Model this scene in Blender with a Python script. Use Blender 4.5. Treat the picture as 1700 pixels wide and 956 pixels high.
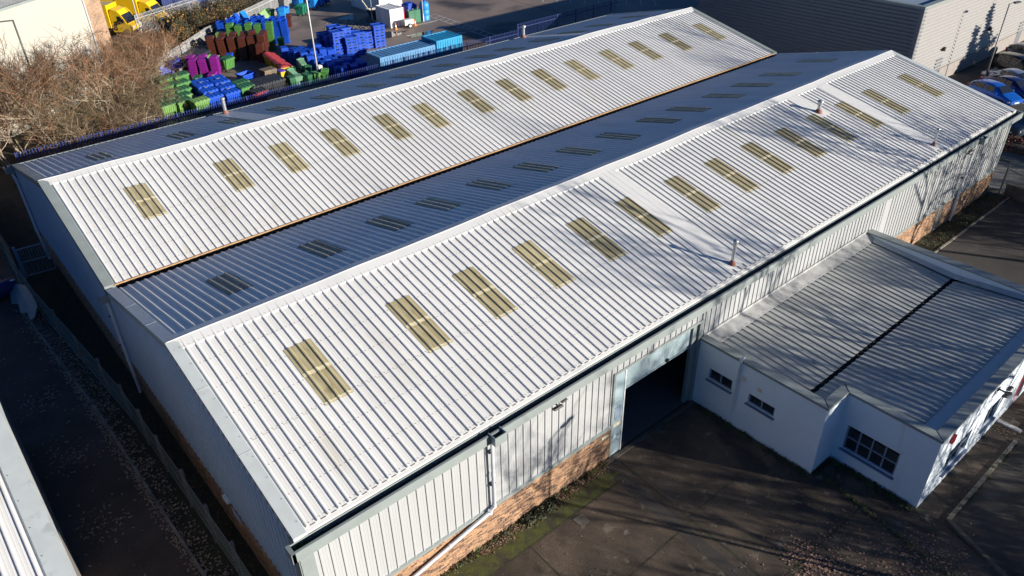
import bpy, bmesh, math, random
from mathutils import Vector, Matrix
R = math.radians
random.seed(7)
for o in list(bpy.data.objects):
    bpy.data.objects.remove(o)
SC = bpy.context.scene
COL = SC.collection

# ------------------------------------------------------------------ camera
F_PX, CX, CY, CZ = 1267.765, -4.094, -14.3829, 22.4294
YAW, PITCH, ROLL = .8763, .5791, -.0213
fw = Vector((math.cos(YAW)*math.cos(PITCH), math.sin(YAW)*math.cos(PITCH), -math.sin(PITCH)))
r_ = Vector((math.sin(YAW), -math.cos(YAW), 0)); u_ = r_.cross(fw)
r2 = r_*math.cos(ROLL) + u_*math.sin(ROLL); u2 = -r_*math.sin(ROLL) + u_*math.cos(ROLL)
cd = bpy.data.cameras.new('camera'); cam = bpy.data.objects.new('camera', cd); COL.objects.link(cam)
M = Matrix((r2, u2, -fw)).transposed().to_4x4(); M.translation = Vector((CX, CY, CZ)); cam.matrix_world = M
cd.sensor_width = 36; cd.sensor_fit = 'HORIZONTAL'; cd.lens = F_PX*36/1700; cd.clip_end = 2000; cd.clip_start = .1
SC.camera = cam
SC.render.resolution_x, SC.render.resolution_y = 1024, 576
# ------------------------------------------------------------------ light
SUN_EL, SUN_AZ = R(15.0), R(-59)        # azimuth measured from +x towards +y
sdir = Vector((math.cos(SUN_AZ)*math.cos(SUN_EL), math.sin(SUN_AZ)*math.cos(SUN_EL), math.sin(SUN_EL)))
w = bpy.data.worlds.new('World'); SC.world = w; w.use_nodes = True
nt = w.node_tree; bg = nt.nodes['Background']
sky = nt.nodes.new('ShaderNodeTexSky'); sky.sky_type = 'NISHITA'; sky.sun_disc = False
sky.sun_elevation = SUN_EL; sky.sun_rotation = R(149); sky.air_density = 1.0; sky.dust_density = .6; sky.ozone_density = 4.0
tint = nt.nodes.new('ShaderNodeMix'); tint.data_type = 'RGBA'; tint.blend_type = 'MULTIPLY'; tint.inputs[0].default_value = 1
tint.inputs[7].default_value = (.33, .60, .92, 1)      # camera white balance set for the sun: sky light reads bluer
nt.links.new(sky.outputs[0], tint.inputs[6]); nt.links.new(tint.outputs[2], bg.inputs[0]); bg.inputs[1].default_value = .052
sl = bpy.data.lights.new('sun', 'SUN'); sl.energy = 5; sl.angle = R(.5); sl.color = (1, .925, .815)
so = bpy.data.objects.new('sun', sl); COL.objects.link(so); so.rotation_euler = sdir.to_track_quat('Z', 'Y').to_euler()
SC.view_settings.view_transform = 'Standard'; SC.view_settings.look = 'None'
SC.view_settings.exposure = .80; SC.view_settings.gamma = 1

# ------------------------------------------------------------------ materials
def _n(nt, t, **k):
    n = nt.nodes.new(t)
    for a, b in k.items(): setattr(n, a, b)
    return n
def mat(name, c, rough=.6, metal=0, var=.15, scale=3., bump=0, bscale=30, c2=None, spots=None, spec=.5, stretch=None, fine=0):
    """base colour c broken up by noise towards c2; spots = (colour, scale, threshold) for stains with their own shape"""
    m = bpy.data.materials.new(name); m.use_nodes = True; nt = m.node_tree; L = nt.links.new
    b = nt.nodes['Principled BSDF']; b.inputs['Roughness'].default_value = rough; b.inputs['Metallic'].default_value = metal
    b.inputs['Specular IOR Level'].default_value = spec
    tc = _n(nt, 'ShaderNodeTexCoord'); vec = tc.outputs['Object']
    if stretch:
        mp = _n(nt, 'ShaderNodeMapping'); mp.inputs['Scale'].default_value = stretch; L(vec, mp.inputs[0]); svec = mp.outputs[0]
    else: svec = vec
    nz = _n(nt, 'ShaderNodeTexNoise'); nz.inputs['Scale'].default_value = scale; nz.inputs['Detail'].default_value = 6; nz.inputs['Roughness'].default_value = .6
    L(svec, nz.inputs['Vector'])
    mx = _n(nt, 'ShaderNodeMix', data_type='RGBA')
    c2 = c2 or tuple(x*(1-var) for x in c)
    mr = _n(nt, 'ShaderNodeMapRange'); mr.inputs[1].default_value = .35; mr.inputs[2].default_value = .65
    L(nz.outputs[0], mr.inputs[0]); L(mr.outputs[0], mx.inputs[0])
    mx.inputs[6].default_value = (*c, 1); mx.inputs[7].default_value = (*c2, 1)
    out = mx.outputs[2]
    if fine:
        fz = _n(nt, 'ShaderNodeTexNoise'); fz.inputs['Scale'].default_value = 16; fz.inputs['Detail'].default_value = 6; fz.inputs['Roughness'].default_value = .75; L(vec, fz.inputs['Vector'])
        fr = _n(nt, 'ShaderNodeMapRange'); fr.inputs[1].default_value = .3; fr.inputs[2].default_value = .7; fr.inputs[3].default_value = 1-fine; fr.inputs[4].default_value = 1+fine
        L(fz.outputs[0], fr.inputs[0])
        mm = _n(nt, 'ShaderNodeMix', data_type='RGBA', blend_type='MULTIPLY'); mm.inputs[0].default_value = 1
        cb = _n(nt, 'ShaderNodeCombineColor'); [L(fr.outputs[0], cb.inputs[i]) for i in range(3)]
        L(out, mm.inputs[6]); L(cb.outputs[0], mm.inputs[7]); out = mm.outputs[2]
    for sp in (spots or []):
        sc_, ss, th = sp[:3]
        z = _n(nt, 'ShaderNodeTexNoise'); z.inputs['Scale'].default_value = ss; z.inputs['Detail'].default_value = 5; z.inputs['Distortion'].default_value = .4
        mp = _n(nt, 'ShaderNodeMapping'); mp.inputs['Location'].default_value = (ss*7.3, 3.1, 1.7)
        if len(sp) > 3: mp.inputs['Scale'].default_value = sp[3]
        L(vec, mp.inputs[0]); L(mp.outputs[0], z.inputs['Vector'])
        q = _n(nt, 'ShaderNodeMapRange'); q.inputs[1].default_value = th; q.inputs[2].default_value = th+.1; L(z.outputs[0], q.inputs[0])
        x = _n(nt, 'ShaderNodeMix', data_type='RGBA'); L(q.outputs[0], x.inputs[0]); L(out, x.inputs[6]); x.inputs[7].default_value = (*sc_, 1); out = x.outputs[2]
    L(out, b.inputs['Base Color'])
    if bump:
        bz = _n(nt, 'ShaderNodeTexNoise'); bz.inputs['Scale'].default_value = bscale; bz.inputs['Detail'].default_value = 4; L(vec, bz.inputs['Vector'])
        bp = _n(nt, 'ShaderNodeBump'); bp.inputs['Strength'].default_value = bump; bp.inputs['Distance'].default_value = .02
        L(bz.outputs[0], bp.inputs['Height']); L(bp.outputs[0], b.inputs['Normal'])
    return m
def vary(m, sheet=0, obj=0, width=1.0):
    """sheets `width` metres wide each a little lighter or darker; and each object a little different"""
    nt = m.node_tree; L = nt.links.new; b = nt.nodes['Principled BSDF']; src = b.inputs['Base Color'].links[0].from_socket
    for kind, amt in (('s', sheet), ('o', obj)):
        if not amt: continue
        if kind == 's':
            tc = _n(nt, 'ShaderNodeTexCoord'); sp = _n(nt, 'ShaderNodeSeparateXYZ'); L(tc.outputs['Object'], sp.inputs[0])
            a = _n(nt, 'ShaderNodeMath', operation='DIVIDE'); a.inputs[1].default_value = width; L(sp.outputs[0], a.inputs[0])
            y = _n(nt, 'ShaderNodeMath', operation='MULTIPLY'); y.inputs[1].default_value = .22; L(sp.outputs[1], y.inputs[0])
            fx = _n(nt, 'ShaderNodeMath', operation='FLOOR'); L(a.outputs[0], fx.inputs[0]); fy = _n(nt, 'ShaderNodeMath', operation='FLOOR'); L(y.outputs[0], fy.inputs[0])
            cb = _n(nt, 'ShaderNodeCombineXYZ'); L(fx.outputs[0], cb.inputs[0]); L(fy.outputs[0], cb.inputs[1])
            wn = _n(nt, 'ShaderNodeTexWhiteNoise', noise_dimensions='2D'); L(cb.outputs[0], wn.inputs['Vector']); val = wn.outputs['Value']
        else:
            oi = _n(nt, 'ShaderNodeObjectInfo'); val = oi.outputs['Random']
        mr = _n(nt, 'ShaderNodeMapRange'); mr.inputs[3].default_value = 1-amt; mr.inputs[4].default_value = 1+amt*.6; L(val, mr.inputs[0])
        cc = _n(nt, 'ShaderNodeCombineColor'); [L(mr.outputs[0], cc.inputs[i]) for i in range(3)]
        mm = _n(nt, 'ShaderNodeMix', data_type='RGBA', blend_type='MULTIPLY'); mm.inputs[0].default_value = 1; L(src, mm.inputs[6]); L(cc.outputs[0], mm.inputs[7]); src = mm.outputs[2]
    L(src, b.inputs['Base Color'])
def brick_mat(name, c1, c2, mortar):
    m = bpy.data.materials.new(name); m.use_nodes = True; nt = m.node_tree; L = nt.links.new; b = nt.nodes['Principled BSDF']; b.inputs['Roughness'].default_value = .85
    tc = _n(nt, 'ShaderNodeTexCoord'); sp = _n(nt, 'ShaderNodeSeparateXYZ'); L(tc.outputs['Object'], sp.inputs[0])
    ad = _n(nt, 'ShaderNodeMath', operation='ADD'); L(sp.outputs[0], ad.inputs[0]); L(sp.outputs[1], ad.inputs[1])
    cb = _n(nt, 'ShaderNodeCombineXYZ'); L(ad.outputs[0], cb.inputs[0]); L(sp.outputs[2], cb.inputs[1])
    bt = _n(nt, 'ShaderNodeTexBrick'); bt.inputs['Scale'].default_value = 1; bt.inputs['Brick Width'].default_value = .225; bt.inputs['Row Height'].default_value = .075
    bt.inputs['Mortar Size'].default_value = .008; bt.inputs['Bias'].default_value = -.15
    bt.inputs['Color1'].default_value = (*c1, 1); bt.inputs['Color2'].default_value = (*c2, 1); bt.inputs['Mortar'].default_value = (*mortar, 1)
    L(cb.outputs[0], bt.inputs['Vector'])
    # every brick its own colour, keyed on its row and column
    def mth(op, x, y=None):
        n = _n(nt, 'ShaderNodeMath', operation=op)
        for i, q in enumerate((x, y)):
            if q is None: continue
            if isinstance(q, (int, float)): n.inputs[i].default_value = q
            else: L(q, n.inputs[i])
        return n.outputs[0]
    row = mth('FLOOR', mth('DIVIDE', sp.outputs[2], .075)); odd = mth('MULTIPLY', mth('FLOORED_MODULO', row, 2.), .5)
    colm = mth('FLOOR', mth('SUBTRACT', mth('DIVIDE', ad.outputs[0], .225), odd)); cell = _n(nt, 'ShaderNodeCombineXYZ'); L(colm, cell.inputs[0]); L(row, cell.inputs[1])
    wn = _n(nt, 'ShaderNodeTexWhiteNoise', noise_dimensions='2D'); L(cell.outputs[0], wn.inputs['Vector'])
    rp = _n(nt, 'ShaderNodeValToRGB'); rp.color_ramp.interpolation = 'CONSTANT'; el = rp.color_ramp.elements
    mixc = lambda t: tuple(c2[i]+(c1[i]-c2[i])*t for i in range(3))
    el[0].color = (*c2, 1); el[1].position = .18; el[1].color = (*mixc(.45), 1)
    for p_, t_ in ((.42, .75), (.66, 1.), (.86, 1.25)): e_ = el.new(p_); e_.color = (*mixc(t_), 1)
    L(wn.outputs['Value'], rp.inputs[0])
    bm_ = _n(nt, 'ShaderNodeMix', data_type='RGBA'); L(bt.outputs['Fac'], bm_.inputs[0]); L(rp.outputs[0], bm_.inputs[6]); bm_.inputs[7].default_value = (*mortar, 1)
    nz = _n(nt, 'ShaderNodeTexNoise'); nz.inputs['Scale'].default_value = 11; nz.inputs['Detail'].default_value = 3; L(cb.outputs[0], nz.inputs['Vector'])
    n2 = _n(nt, 'ShaderNodeTexNoise'); n2.inputs['Scale'].default_value = .7; n2.inputs['Detail'].default_value = 4; L(cb.outputs[0], n2.inputs['Vector'])
    mr = _n(nt, 'ShaderNodeMapRange'); mr.inputs[1].default_value = .3; mr.inputs[2].default_value = .7; mr.inputs[3].default_value = .78; mr.inputs[4].default_value = 1.18; L(nz.outputs[0], mr.inputs[0])
    m2 = _n(nt, 'ShaderNodeMapRange'); m2.inputs[1].default_value = .3; m2.inputs[2].default_value = .7; m2.inputs[3].default_value = .75; m2.inputs[4].default_value = 1.15; L(n2.outputs[0], m2.inputs[0])
    mu = _n(nt, 'ShaderNodeMath', operation='MULTIPLY'); L(mr.outputs[0], mu.inputs[0]); L(m2.outputs[0], mu.inputs[1])
    cc = _n(nt, 'ShaderNodeCombineColor'); [L(mu.outputs[0], cc.inputs[i]) for i in range(3)]
    mm = _n(nt, 'ShaderNodeMix', data_type='RGBA', blend_type='MULTIPLY'); mm.inputs[0].default_value = 1; L(bm_.outputs[2], mm.inputs[6]); L(cc.outputs[0], mm.inputs[7])
    L(mm.outputs[2], b.inputs['Base Color'])
    bp = _n(nt, 'ShaderNodeBump'); bp.inputs['Strength'].default_value = .5; bp.inputs['Distance'].default_value = .01; bp.invert = True
    L(bt.outputs['Fac'], bp.inputs['Height']); L(bp.outputs[0], b.inputs['Normal'])
    return m
def glass_mat(name, tint=(.02, .025, .03), alpha=.75):
    m = bpy.data.materials.new(name); m.use_nodes = True; nt = m.node_tree; b = nt.nodes['Principled BSDF']
    b.inputs['Base Color'].default_value = (*tint, 1); b.inputs['Roughness'].default_value = .04; b.inputs['Alpha'].default_value = alpha
    b.inputs['Specular IOR Level'].default_value = .6
    return m
MT = {}
MT['roof'] = mat('white_coated_steel_roof', (.74, .735, .71), .42, var=.07, scale=.5, spots=[((.64, .62, .56), .9, .62, (1, .25, 1)), ((.55, .50, .42), 3.5, .68, (2.5, .2, 1))], stretch=(1.4, .3, 1), fine=.02)
vary(MT['roof'], sheet=.05)
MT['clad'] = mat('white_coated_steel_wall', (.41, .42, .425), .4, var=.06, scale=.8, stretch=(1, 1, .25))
MT['gable'] = mat('shade_tinted_wall_sheet', (.36, .47, .60), .5, var=.08, scale=.8)  # bluish cast of the shaded gable is put into the sheet colour
MT['flash'] = mat('grey_green_flashing', (.26, .295, .29), .42, var=.12, scale=1.5, spots=[((.24, .28, .27), 2.5, .62)])
MT['flash_pale'] = mat('pale_grey_flashing', (.52, .56, .56), .4, var=.1, scale=1.5, spots=[((.40, .43, .43), 2.0, .6)])
MT['cap'] = mat('white_ridge_flashing', (.72, .72, .70), .4, var=.06, scale=1.)
MT['gutter_in'] = mat('dark_gutter_lining', (.03, .03, .028), .8, var=.4, scale=6, spots=[((.055, .045, .03), 5, .56)], bump=.4)
MT['rust'] = mat('orange_rusted_edge', (.50, .30, .15), .7, var=.3, scale=4)
MT['lead'] = mat('dark_bitumen', (.035, .035, .035), .85, var=.4, scale=6, bump=.5)
MT['grp'] = mat('weathered_translucent_sheet', (.46, .405, .25), .42, var=.18, scale=1.6, c2=(.33, .285, .16), spots=[((.24, .20, .10), 2.2, .6, (3, .5, 1))], stretch=(6, .8, 1), fine=.05)
vary(MT['grp'], obj=.22)
MT['grp_lap'] = mat('pale_translucent_lap', (.68, .61, .40), .45, var=.1, scale=3)
MT['grp_dirty'] = mat('mossy_translucent_sheet', (.38, .385, .30), .55, var=.4, scale=2, c2=(.22, .235, .18), stretch=(3, .6, 1))
vary(MT['grp_dirty'], obj=.35)
MT['grp_rib'] = mat('sunlit_tan_rib', (.86, .78, .56), .5, var=.2, scale=3)  # pale colour paints in the sunlight caught on rib flanks
MT['screw_and_lap_shade'] = mat('roof_screw_and_lap_shade', (.16, .16, .17), .5, var=.3)
MT['brick'] = brick_mat('buff_orange_brick', (.42, .23, .118), (.09, .038, .026), (.31, .24, .18))
MT['brick2'] = brick_mat('pale_orange_brick', (.42, .26, .155), (.30, .17, .10), (.38, .31, .25))
MT['render'] = mat('white_masonry_paint', (.74, .82, .89), .75, var=.04, scale=1.2, bump=.12, bscale=60, spots=[((.62, .62, .61), .8, .60, (1.5, 1.5, .15)), ((.50, .50, .48), 2.6, .69, (1, 1, .3))])  # cool tint mixes the blue of the shaded walls into the white
MT['cream'] = mat('cream_painted_render', (.43, .415, .36), .8, var=.06, scale=.5)
MT['aroof'] = mat('weathered_grey_roof_sheet', (.47, .48, .45), .45, var=.25, scale=.9, c2=(.33, .34, .325), spots=[((.25, .25, .24), 1.3, .64)], stretch=(2, .35, 1), fine=.06)
MT['frame'] = mat('blue_grey_window_frame', (.22, .28, .36), .4, var=.06)
MT['sill'] = mat('slate_blue_sill', (.15, .20, .32), .5, var=.1)
MT['glass'] = glass_mat('window_glass')
MT['pipe'] = mat('grey_white_plastic_pipe', (.60, .63, .68), .35, var=.06)
MT['steel'] = mat('galvanised_steel', (.50, .52, .54), .38, .6, var=.15, scale=8)
MT['zinc'] = mat('dull_galvanised_pale', (.52, .53, .54), .5, .35, var=.15, scale=6)
MT['black'] = mat('black_metal', (.02, .02, .022), .45, var=.2)
MT['dark'] = mat('dark_interior', (.04, .04, .042), .9, var=.2)
MT['floor_in'] = mat('dusty_workshop_floor', (.13, .125, .12), .8, var=.2, scale=.6)
MT['shutter'] = mat('pale_blue_shutter', (.26, .35, .38), .4, var=.06)
MT['door'] = mat('pale_blue_steel_door', (.32, .41, .45), .4, var=.06, scale=1)
MT['rubber'] = mat('black_rubber', (.02, .02, .02), .8, var=.2)
MT['red'] = mat('red_plastic', (.60, .02, .03), .4, var=.05)
MT['terracotta'] = mat('red_silicone_boot', (.28, .11, .08), .7, var=.2)
MT['white'] = mat('white_paint', (.78, .78, .77), .5, var=.05)
MT['cream_sign'] = mat('cream_sign', (.72, .66, .48), .5, var=.08)
MT['reddoor'] = mat('dark_red_door', (.22, .035, .03), .4, var=.15)

# ------------------------------------------------------------------ mesh builder
OFF = {}
class MB:
    def __init__(s): s.v = []; s.f = []; s.m = []; s.sm = []
    def add(s, vs, fs, mi=0, smooth=False):
        o = len(s.v); s.v += [tuple(v) for v in vs]
        for f in fs: s.f.append(tuple(o+i for i in f)); s.m.append(mi); s.sm.append(smooth)
    def quad(s, a, b, c, d, mi=0): s.add([a, b, c, d], [(0, 1, 2, 3)], mi)
    def box(s, x0, x1, y0, y1, z0, z1, mi=0):
        s.add([(x0,y0,z0),(x1,y0,z0),(x1,y1,z0),(x0,y1,z0),(x0,y0,z1),(x1,y0,z1),(x1,y1,z1),(x0,y1,z1)],
              [(3,2,1,0),(4,5,6,7),(0,1,5,4),(1,2,6,5),(2,3,7,6),(3,0,4,7)], mi)
    def bar(s, a, b, wx, wy, mi=0, up=(0,0,1)):
        a, b = Vector(a), Vector(b); d = (b-a).normalized(); up = Vector(up)
        if abs(d.dot(up)) > .98: up = Vector((1,0,0))
        sx = d.cross(up).normalized()*wx/2; sy = sx.cross(d).normalized()*wy/2
        vs = [a-sx-sy, a+sx-sy, a+sx+sy, a-sx+sy, b-sx-sy, b+sx-sy, b+sx+sy, b-sx+sy]
        s.add(vs, [(0,1,2,3),(7,6,5,4),(0,4,5,1),(1,5,6,2),(2,6,7,3),(3,7,4,0)], mi)
    def tube(s, pts, r, n=10, mi=0, cap=True, smooth=True):
        pts = [Vector(p) for p in pts]; rs = r if isinstance(r, (list, tuple)) else [r]*len(pts)
        rings = []; prev = None
        for i, p in enumerate(pts):
            d = (pts[min(i+1, len(pts)-1)] - pts[max(i-1, 0)]).normalized()
            a = prev if prev is not None else (Vector((0,0,1)) if abs(d.z) < .9 else Vector((1,0,0)))
            x = d.cross(a).normalized(); y = d.cross(x).normalized(); prev = -y if False else a
            rings.append([p + (x*math.cos(t)+y*math.sin(t))*rs[i] for t in [2*math.pi*k/n for k in range(n)]])
        vs = [v for q in rings for v in q]; fs = []
        for i in range(len(pts)-1):
            for k in range(n): fs.append((i*n+k, i*n+(k+1)%n, (i+1)*n+(k+1)%n, (i+1)*n+k))
        s.add(vs, fs, mi, smooth)
        if cap:
            s.add(rings[0], [tuple(range(n))], mi); s.add(rings[-1], [tuple(range(n))[::-1]], mi)
    def lathe(s, c, prof, n=14, mi=0, smooth=True):
        vs = [(c[0]+r*math.cos(2*math.pi*k/n), c[1]+r*math.sin(2*math.pi*k/n), c[2]+z) for r, z in prof for k in range(n)]
        fs = [(i*n+k, i*n+(k+1)%n, (i+1)*n+(k+1)%n, (i+1)*n+k) for i in range(len(prof)-1) for k in range(n)]
        s.add(vs, fs, mi, smooth)
    def prism(s, poly, z0, z1, mi=0):
        n = len(poly); vs = [(x, y, z0) for x, y in poly]+[(x, y, z1) for x, y in poly]
        s.add(vs, [tuple(range(n))[::-1], tuple(range(n, 2*n))]+[(i, (i+1)%n, n+(i+1)%n, n+i) for i in range(n)], mi)
    def sheet(s, o, u, v, n, ulen, vtop, pitch=1/3, bw=.047, tw=.02, h=.047, minor=.003, v0=None, mi=0, off=.1667, dz=None, rows=1):
        """profiled sheet: ribs run along v, repeat along u, stand up along n"""
        o, u, v, n = Vector(o), Vector(u), Vector(v), Vector(n)
        prof = [(0, 0)]; k = 0
        while True:
            c = off + k*pitch
            if c-bw > ulen: break
            for du, hh in ((-bw,0),(-tw,h),(tw,h),(bw,0)): prof.append((c+du, hh))
            if minor:
                for mcn in (.36, .64):
                    mc = c + mcn*pitch
                    for du, hh in ((-.018,0),(-.008,minor),(.008,minor),(.018,0)): prof.append((mc+du, hh))
            k += 1
        prof = sorted([p for p in prof if 0 <= p[0] <= ulen]); prof.append((ulen, 0))
        vt = vtop if callable(vtop) else (lambda q: vtop)
        vb = v0 if callable(v0) else (lambda q: v0 or 0)
        vs = []; fs = []; R1 = rows+1
        for pu, ph in prof:
            a, b = vb(pu), vt(pu)
            for r in range(R1):
                t = a+(b-a)*r/rows; p = o + u*pu + v*t + n*ph
                if dz: p = p + Vector((0,0,dz(p.x, t)))
                vs.append(p)
        for i in range(len(prof)-1):
            for r in range(rows): fs.append((i*R1+r, (i+1)*R1+r, (i+1)*R1+r+1, i*R1+r+1))
        if (u.cross(v)).dot(n) < 0: fs = [f[::-1] for f in fs]
        s.add(vs, fs, mi)
    def build(s, name, mats, parent=None, recalc=False):
        me = bpy.data.meshes.new(name)
        off = OFF.get(parent.name, Vector((0,0,0))) if parent else Vector((0,0,0))
        me.from_pydata([tuple(Vector(v)-off) for v in s.v], [], s.f)
        for m in (mats if isinstance(mats, (list, tuple)) else [mats]): me.materials.append(m)
        me.polygons.foreach_set('material_index', s.m); me.polygons.foreach_set('use_smooth', s.sm); me.update()
        if recalc:
            bm = bmesh.new(); bm.from_mesh(me); bmesh.ops.recalc_face_normals(bm, faces=bm.faces); bm.to_mesh(me); bm.free()
        o = bpy.data.objects.new(name, me); COL.objects.link(o)
        if parent: o.parent = parent; OFF[o.name] = off
        return o
def tag(o, label, cat, group=None, kind=None):
    if label: o['label'] = label
    if cat: o['category'] = cat
    if group: o['group'] = group
    if kind: o['kind'] = kind
    return o
def thing(name, label, cat, loc=(0,0,0), rot=0, group=None):
    o = bpy.data.objects.new(name, None); COL.objects.link(o); o.empty_display_size = .2
    o.location = loc; o.rotation_euler = (0,0,rot); OFF[o.name] = Vector(loc) if rot == 0 else Vector((0,0,0))
    return tag(o, label, cat, group)
def local(o): OFF[o.name] = Vector((0,0,0)); return o
def kids(o): return [c for c in bpy.data.objects if c.parent == o]
def copy_tree(o, parent=None):
    c = o.copy(); COL.objects.link(c)
    if parent: c.parent = parent
    for ch in kids(o): copy_tree(ch, c)
    return c
def struct(mb, name, mats, **k): return tag(mb.build(name, mats), k.get('label'), k.get('cat'), kind='structure')

# ================================================================== SETTING
MT['earth'] = mat('bare_dark_soil', (.075, .055, .038), .95, var=.4, scale=.35, c2=(.04, .04, .025), bump=.5, bscale=14, fine=.2)
MT['slab'] = mat('old_stained_concrete', (.118, .087, .060), .9, scale=.45, c2=(.042, .031, .024), bump=.5, bscale=40, fine=.45,
    spots=[((.036, .029, .024), .42, .55), ((.165, .135, .105), 1.9, .61), ((.030, .025, .021), 1.4, .63, (1, .25, 1)), ((.060, .065, .020), .35, .62)])
MT['tar'] = mat('worn_tarmac', (.062, .054, .048), .92, scale=.3, c2=(.036, .032, .029), bump=.5, bscale=60, fine=.25, spots=[((.085, .075, .068), .8, .6)])
MT['alley'] = mat('damp_alley_tarmac', (.105, .080, .062), .9, scale=.5, c2=(.06, .046, .037), bump=.5, bscale=30, fine=.25)
MT['yard'] = mat('wet_yard_concrete', (.27, .21, .17), .6, scale=.12, c2=(.175, .135, .112), fine=.12, spots=[((.06, .05, .046), .10, .57), ((.23, .195, .16), .3, .63)])
MT['park'] = mat('car_park_tarmac', (.055, .055, .055), .9, scale=.4, var=.3, fine=.2)
MT['path'] = mat('grey_pavement', (.17, .165, .155), .9, scale=.6, var=.3, fine=.15)
MT['kerb'] = mat('mossy_concrete_kerb', (.30, .27, .22), .9, scale=2, c2=(.14, .125, .10), bump=.4, fine=.2)
MT['kerb_dark'] = mat('dirty_concrete_kerb', (.14, .12, .10), .9, scale=2, c2=(.07, .06, .05), bump=.4, fine=.2)
MT['moss'] = mat('green_moss', (.09, .10, .018), .95, scale=3, c2=(.05, .05, .025), bump=.8, bscale=40, fine=.3, spots=[((.045, .035, .028), 1.2, .55)])
MT['turf'] = mat('shaded_turf', (.05, .05, .022), .95, scale=1.2, c2=(.035, .03, .02), bump=1, bscale=25, fine=.3, spots=[((.03, .028, .018), 2, .55)])
MT['line'] = mat('worn_white_line', (.55, .55, .54), .8, scale=6, c2=(.28, .27, .26))
MT['joint'] = mat('mossy_joint', (.035, .03, .024), .95, scale=2.5, c2=(.05, .055, .02), fine=.3)

g = MB(); g.add([(-350,-350,0),(450,-350,0),(450,450,0),(-350,450,0)], [(0,1,2,3)]); struct(g, 'ground', MT['earth'])
def patch(name, mt, x0, x1, y0, y1, z, poly=None):
    g = MB()
    if poly: g.add([(x, y, z) for x, y in poly], [tuple(range(len(poly)))])
    else: g.add([(x0,y0,z),(x1,y0,z),(x1,y1,z),(x0,y1,z)], [(0,1,2,3)])
    return struct(g, name, mt)
patch('forecourt', MT['slab'], 0, 0, 0, 0, .004, [(1,-1.15),(12.4,-1.15),(12.4,-.02),(17.9,-.02),(17.9,-5.8),(19.3,-5.8),(19.3,-10.2),(18.6,-12.6),(17.2,-40),(-6,-40),(-6,-4),(1,-4)])
patch('roadway', MT['tar'], 0, 0, 0, 0, .004, [(17.2,-40),(18.6,-12.6),(19.4,-10.35),(32.,-10.35),(48,-10.35),(48,-40)])
patch('tarmac_bay', MT['tar'], 31.9, 48.3, -10.34, -1.35, .004)
patch('path', MT['slab'], 19.3, 31.9, -10.2, -9.2, .006)
patch('verge', MT['turf'], 31.9, 48.3, -1.25, -.02, .006)
patch('moss_strip', MT['moss'], 1, 12.4, -1.13, -.02, .005)
patch('alley', MT['alley'], -6.2, -1.9, -40, 33, .004)
patch('side_strip', MT['turf'], -1.7, -.02, -1, 43, .006)
patch('yard', MT['yard'], 0, 0, 0, 0, .004, [(1,44.2),(60.9,44.2),(60.9,120),(80,140),(36.5,76.7),(12,55),(12,48),(1,46)])
patch('yard_apron', MT['yard'], 61, 130, 34.5, 140, .004)
patch('lorry_park', MT['park'], 0, 0, 0, 0, .003, [(12,70),(20,78),(50,108),(60,160),(-40,160),(-40,76),(11.5,76)])
patch('road', MT['path'], 49, 54, -40, 33, .004)
patch('car_park', MT['park'], 57.5, 130, -40, 11.9, .004)
patch('warehouse_floor', MT['floor_in'], .1, 47.9, .05, 33.2, .008)
MT['puddle'] = mat('standing_water', (.03, .027, .025), .08, var=.3, scale=2, spec=.6)
random.seed(17)
for px_, py_, rx_, ry_ in [(43.5,57.5,1.8,.8),(40.6,59.8,2.6,1.1),(46.8,58.2,.9,.5),(38.6,64.2,2.2,1.3),(37.8,60.2,1.2,.9),(42.3,69.5,2.4,1.4),(46.5,54.8,1.2,.5)]:
    patch('puddle', MT['puddle'], 0, 0, 0, 0, .008, [(px_+rx_*math.cos(a_)*random.uniform(.6,1.2), py_+ry_*math.sin(a_)*random.uniform(.6,1.2)) for a_ in [math.pi*q/9 for q in range(18)]])
# kerbs and joints
k = MB(); k.bar((18.62,-12.6,.06),(19.55,-10.3,.06),.16,.12); k.bar((17.3,-38,.06),(18.62,-12.6,.06),.16,.12); struct(k, 'forecourt_kerb', MT['kerb_dark'])
k = MB(); k.box(19.6,25.6,-10.34,-10.2,0,.07); k.box(26.6,48.2,-10.34,-10.2,0,.07); struct(k, 'path_kerb', MT['kerb'])
k = MB(); k.box(26.2,26.4,-10.2,-9.3,.0,.10); struct(k, 'path_edging', MT['line'])
k = MB(); k.box(32.,48.2,-1.35,-1.25,0,.08); struct(k, 'verge_kerb', MT['kerb'])
k = MB(); k.box(12.4,17.8,-.28,-.1,.009,.05); struct(k, 'door_threshold', MT['kerb_dark'])
k = MB()
for a_, b_ in (((-2.9,33),(-2.25,21)),((-2.25,21),(-1.98,16.8)),((-1.98,16.8),(-1.7,5)),((-1.7,5),(-1.6,-20))): k.bar((*a_,.03),(*b_,.03),.10,.10)
struct(k, 'alley_kerb', MT['kerb'])
k = MB(); k.box(54,54.2,-40,33,0,.12); k.box(54.2,57.4,-40,33,0,.09); struct(k, 'pavement_kerb', MT['path'])
j = MB(); random.seed(3)
def joint(a, b, wd):
    a, b = Vector((*a, .009)), Vector((*b, .009)); n = 24; d = (b-a); p = Vector((-d.y, d.x, 0)).normalized()
    L_, R_ = [], []
    for i in range(n+1):
        q = a+d*i/n; L_.append(q+p*wd*(.4+.5*random.random())); R_.append(q-p*wd*(.4+.5*random.random()))
    j.add(L_+R_, [(i, n+1+i, n+2+i, i+1) for i in range(n)])
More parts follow.
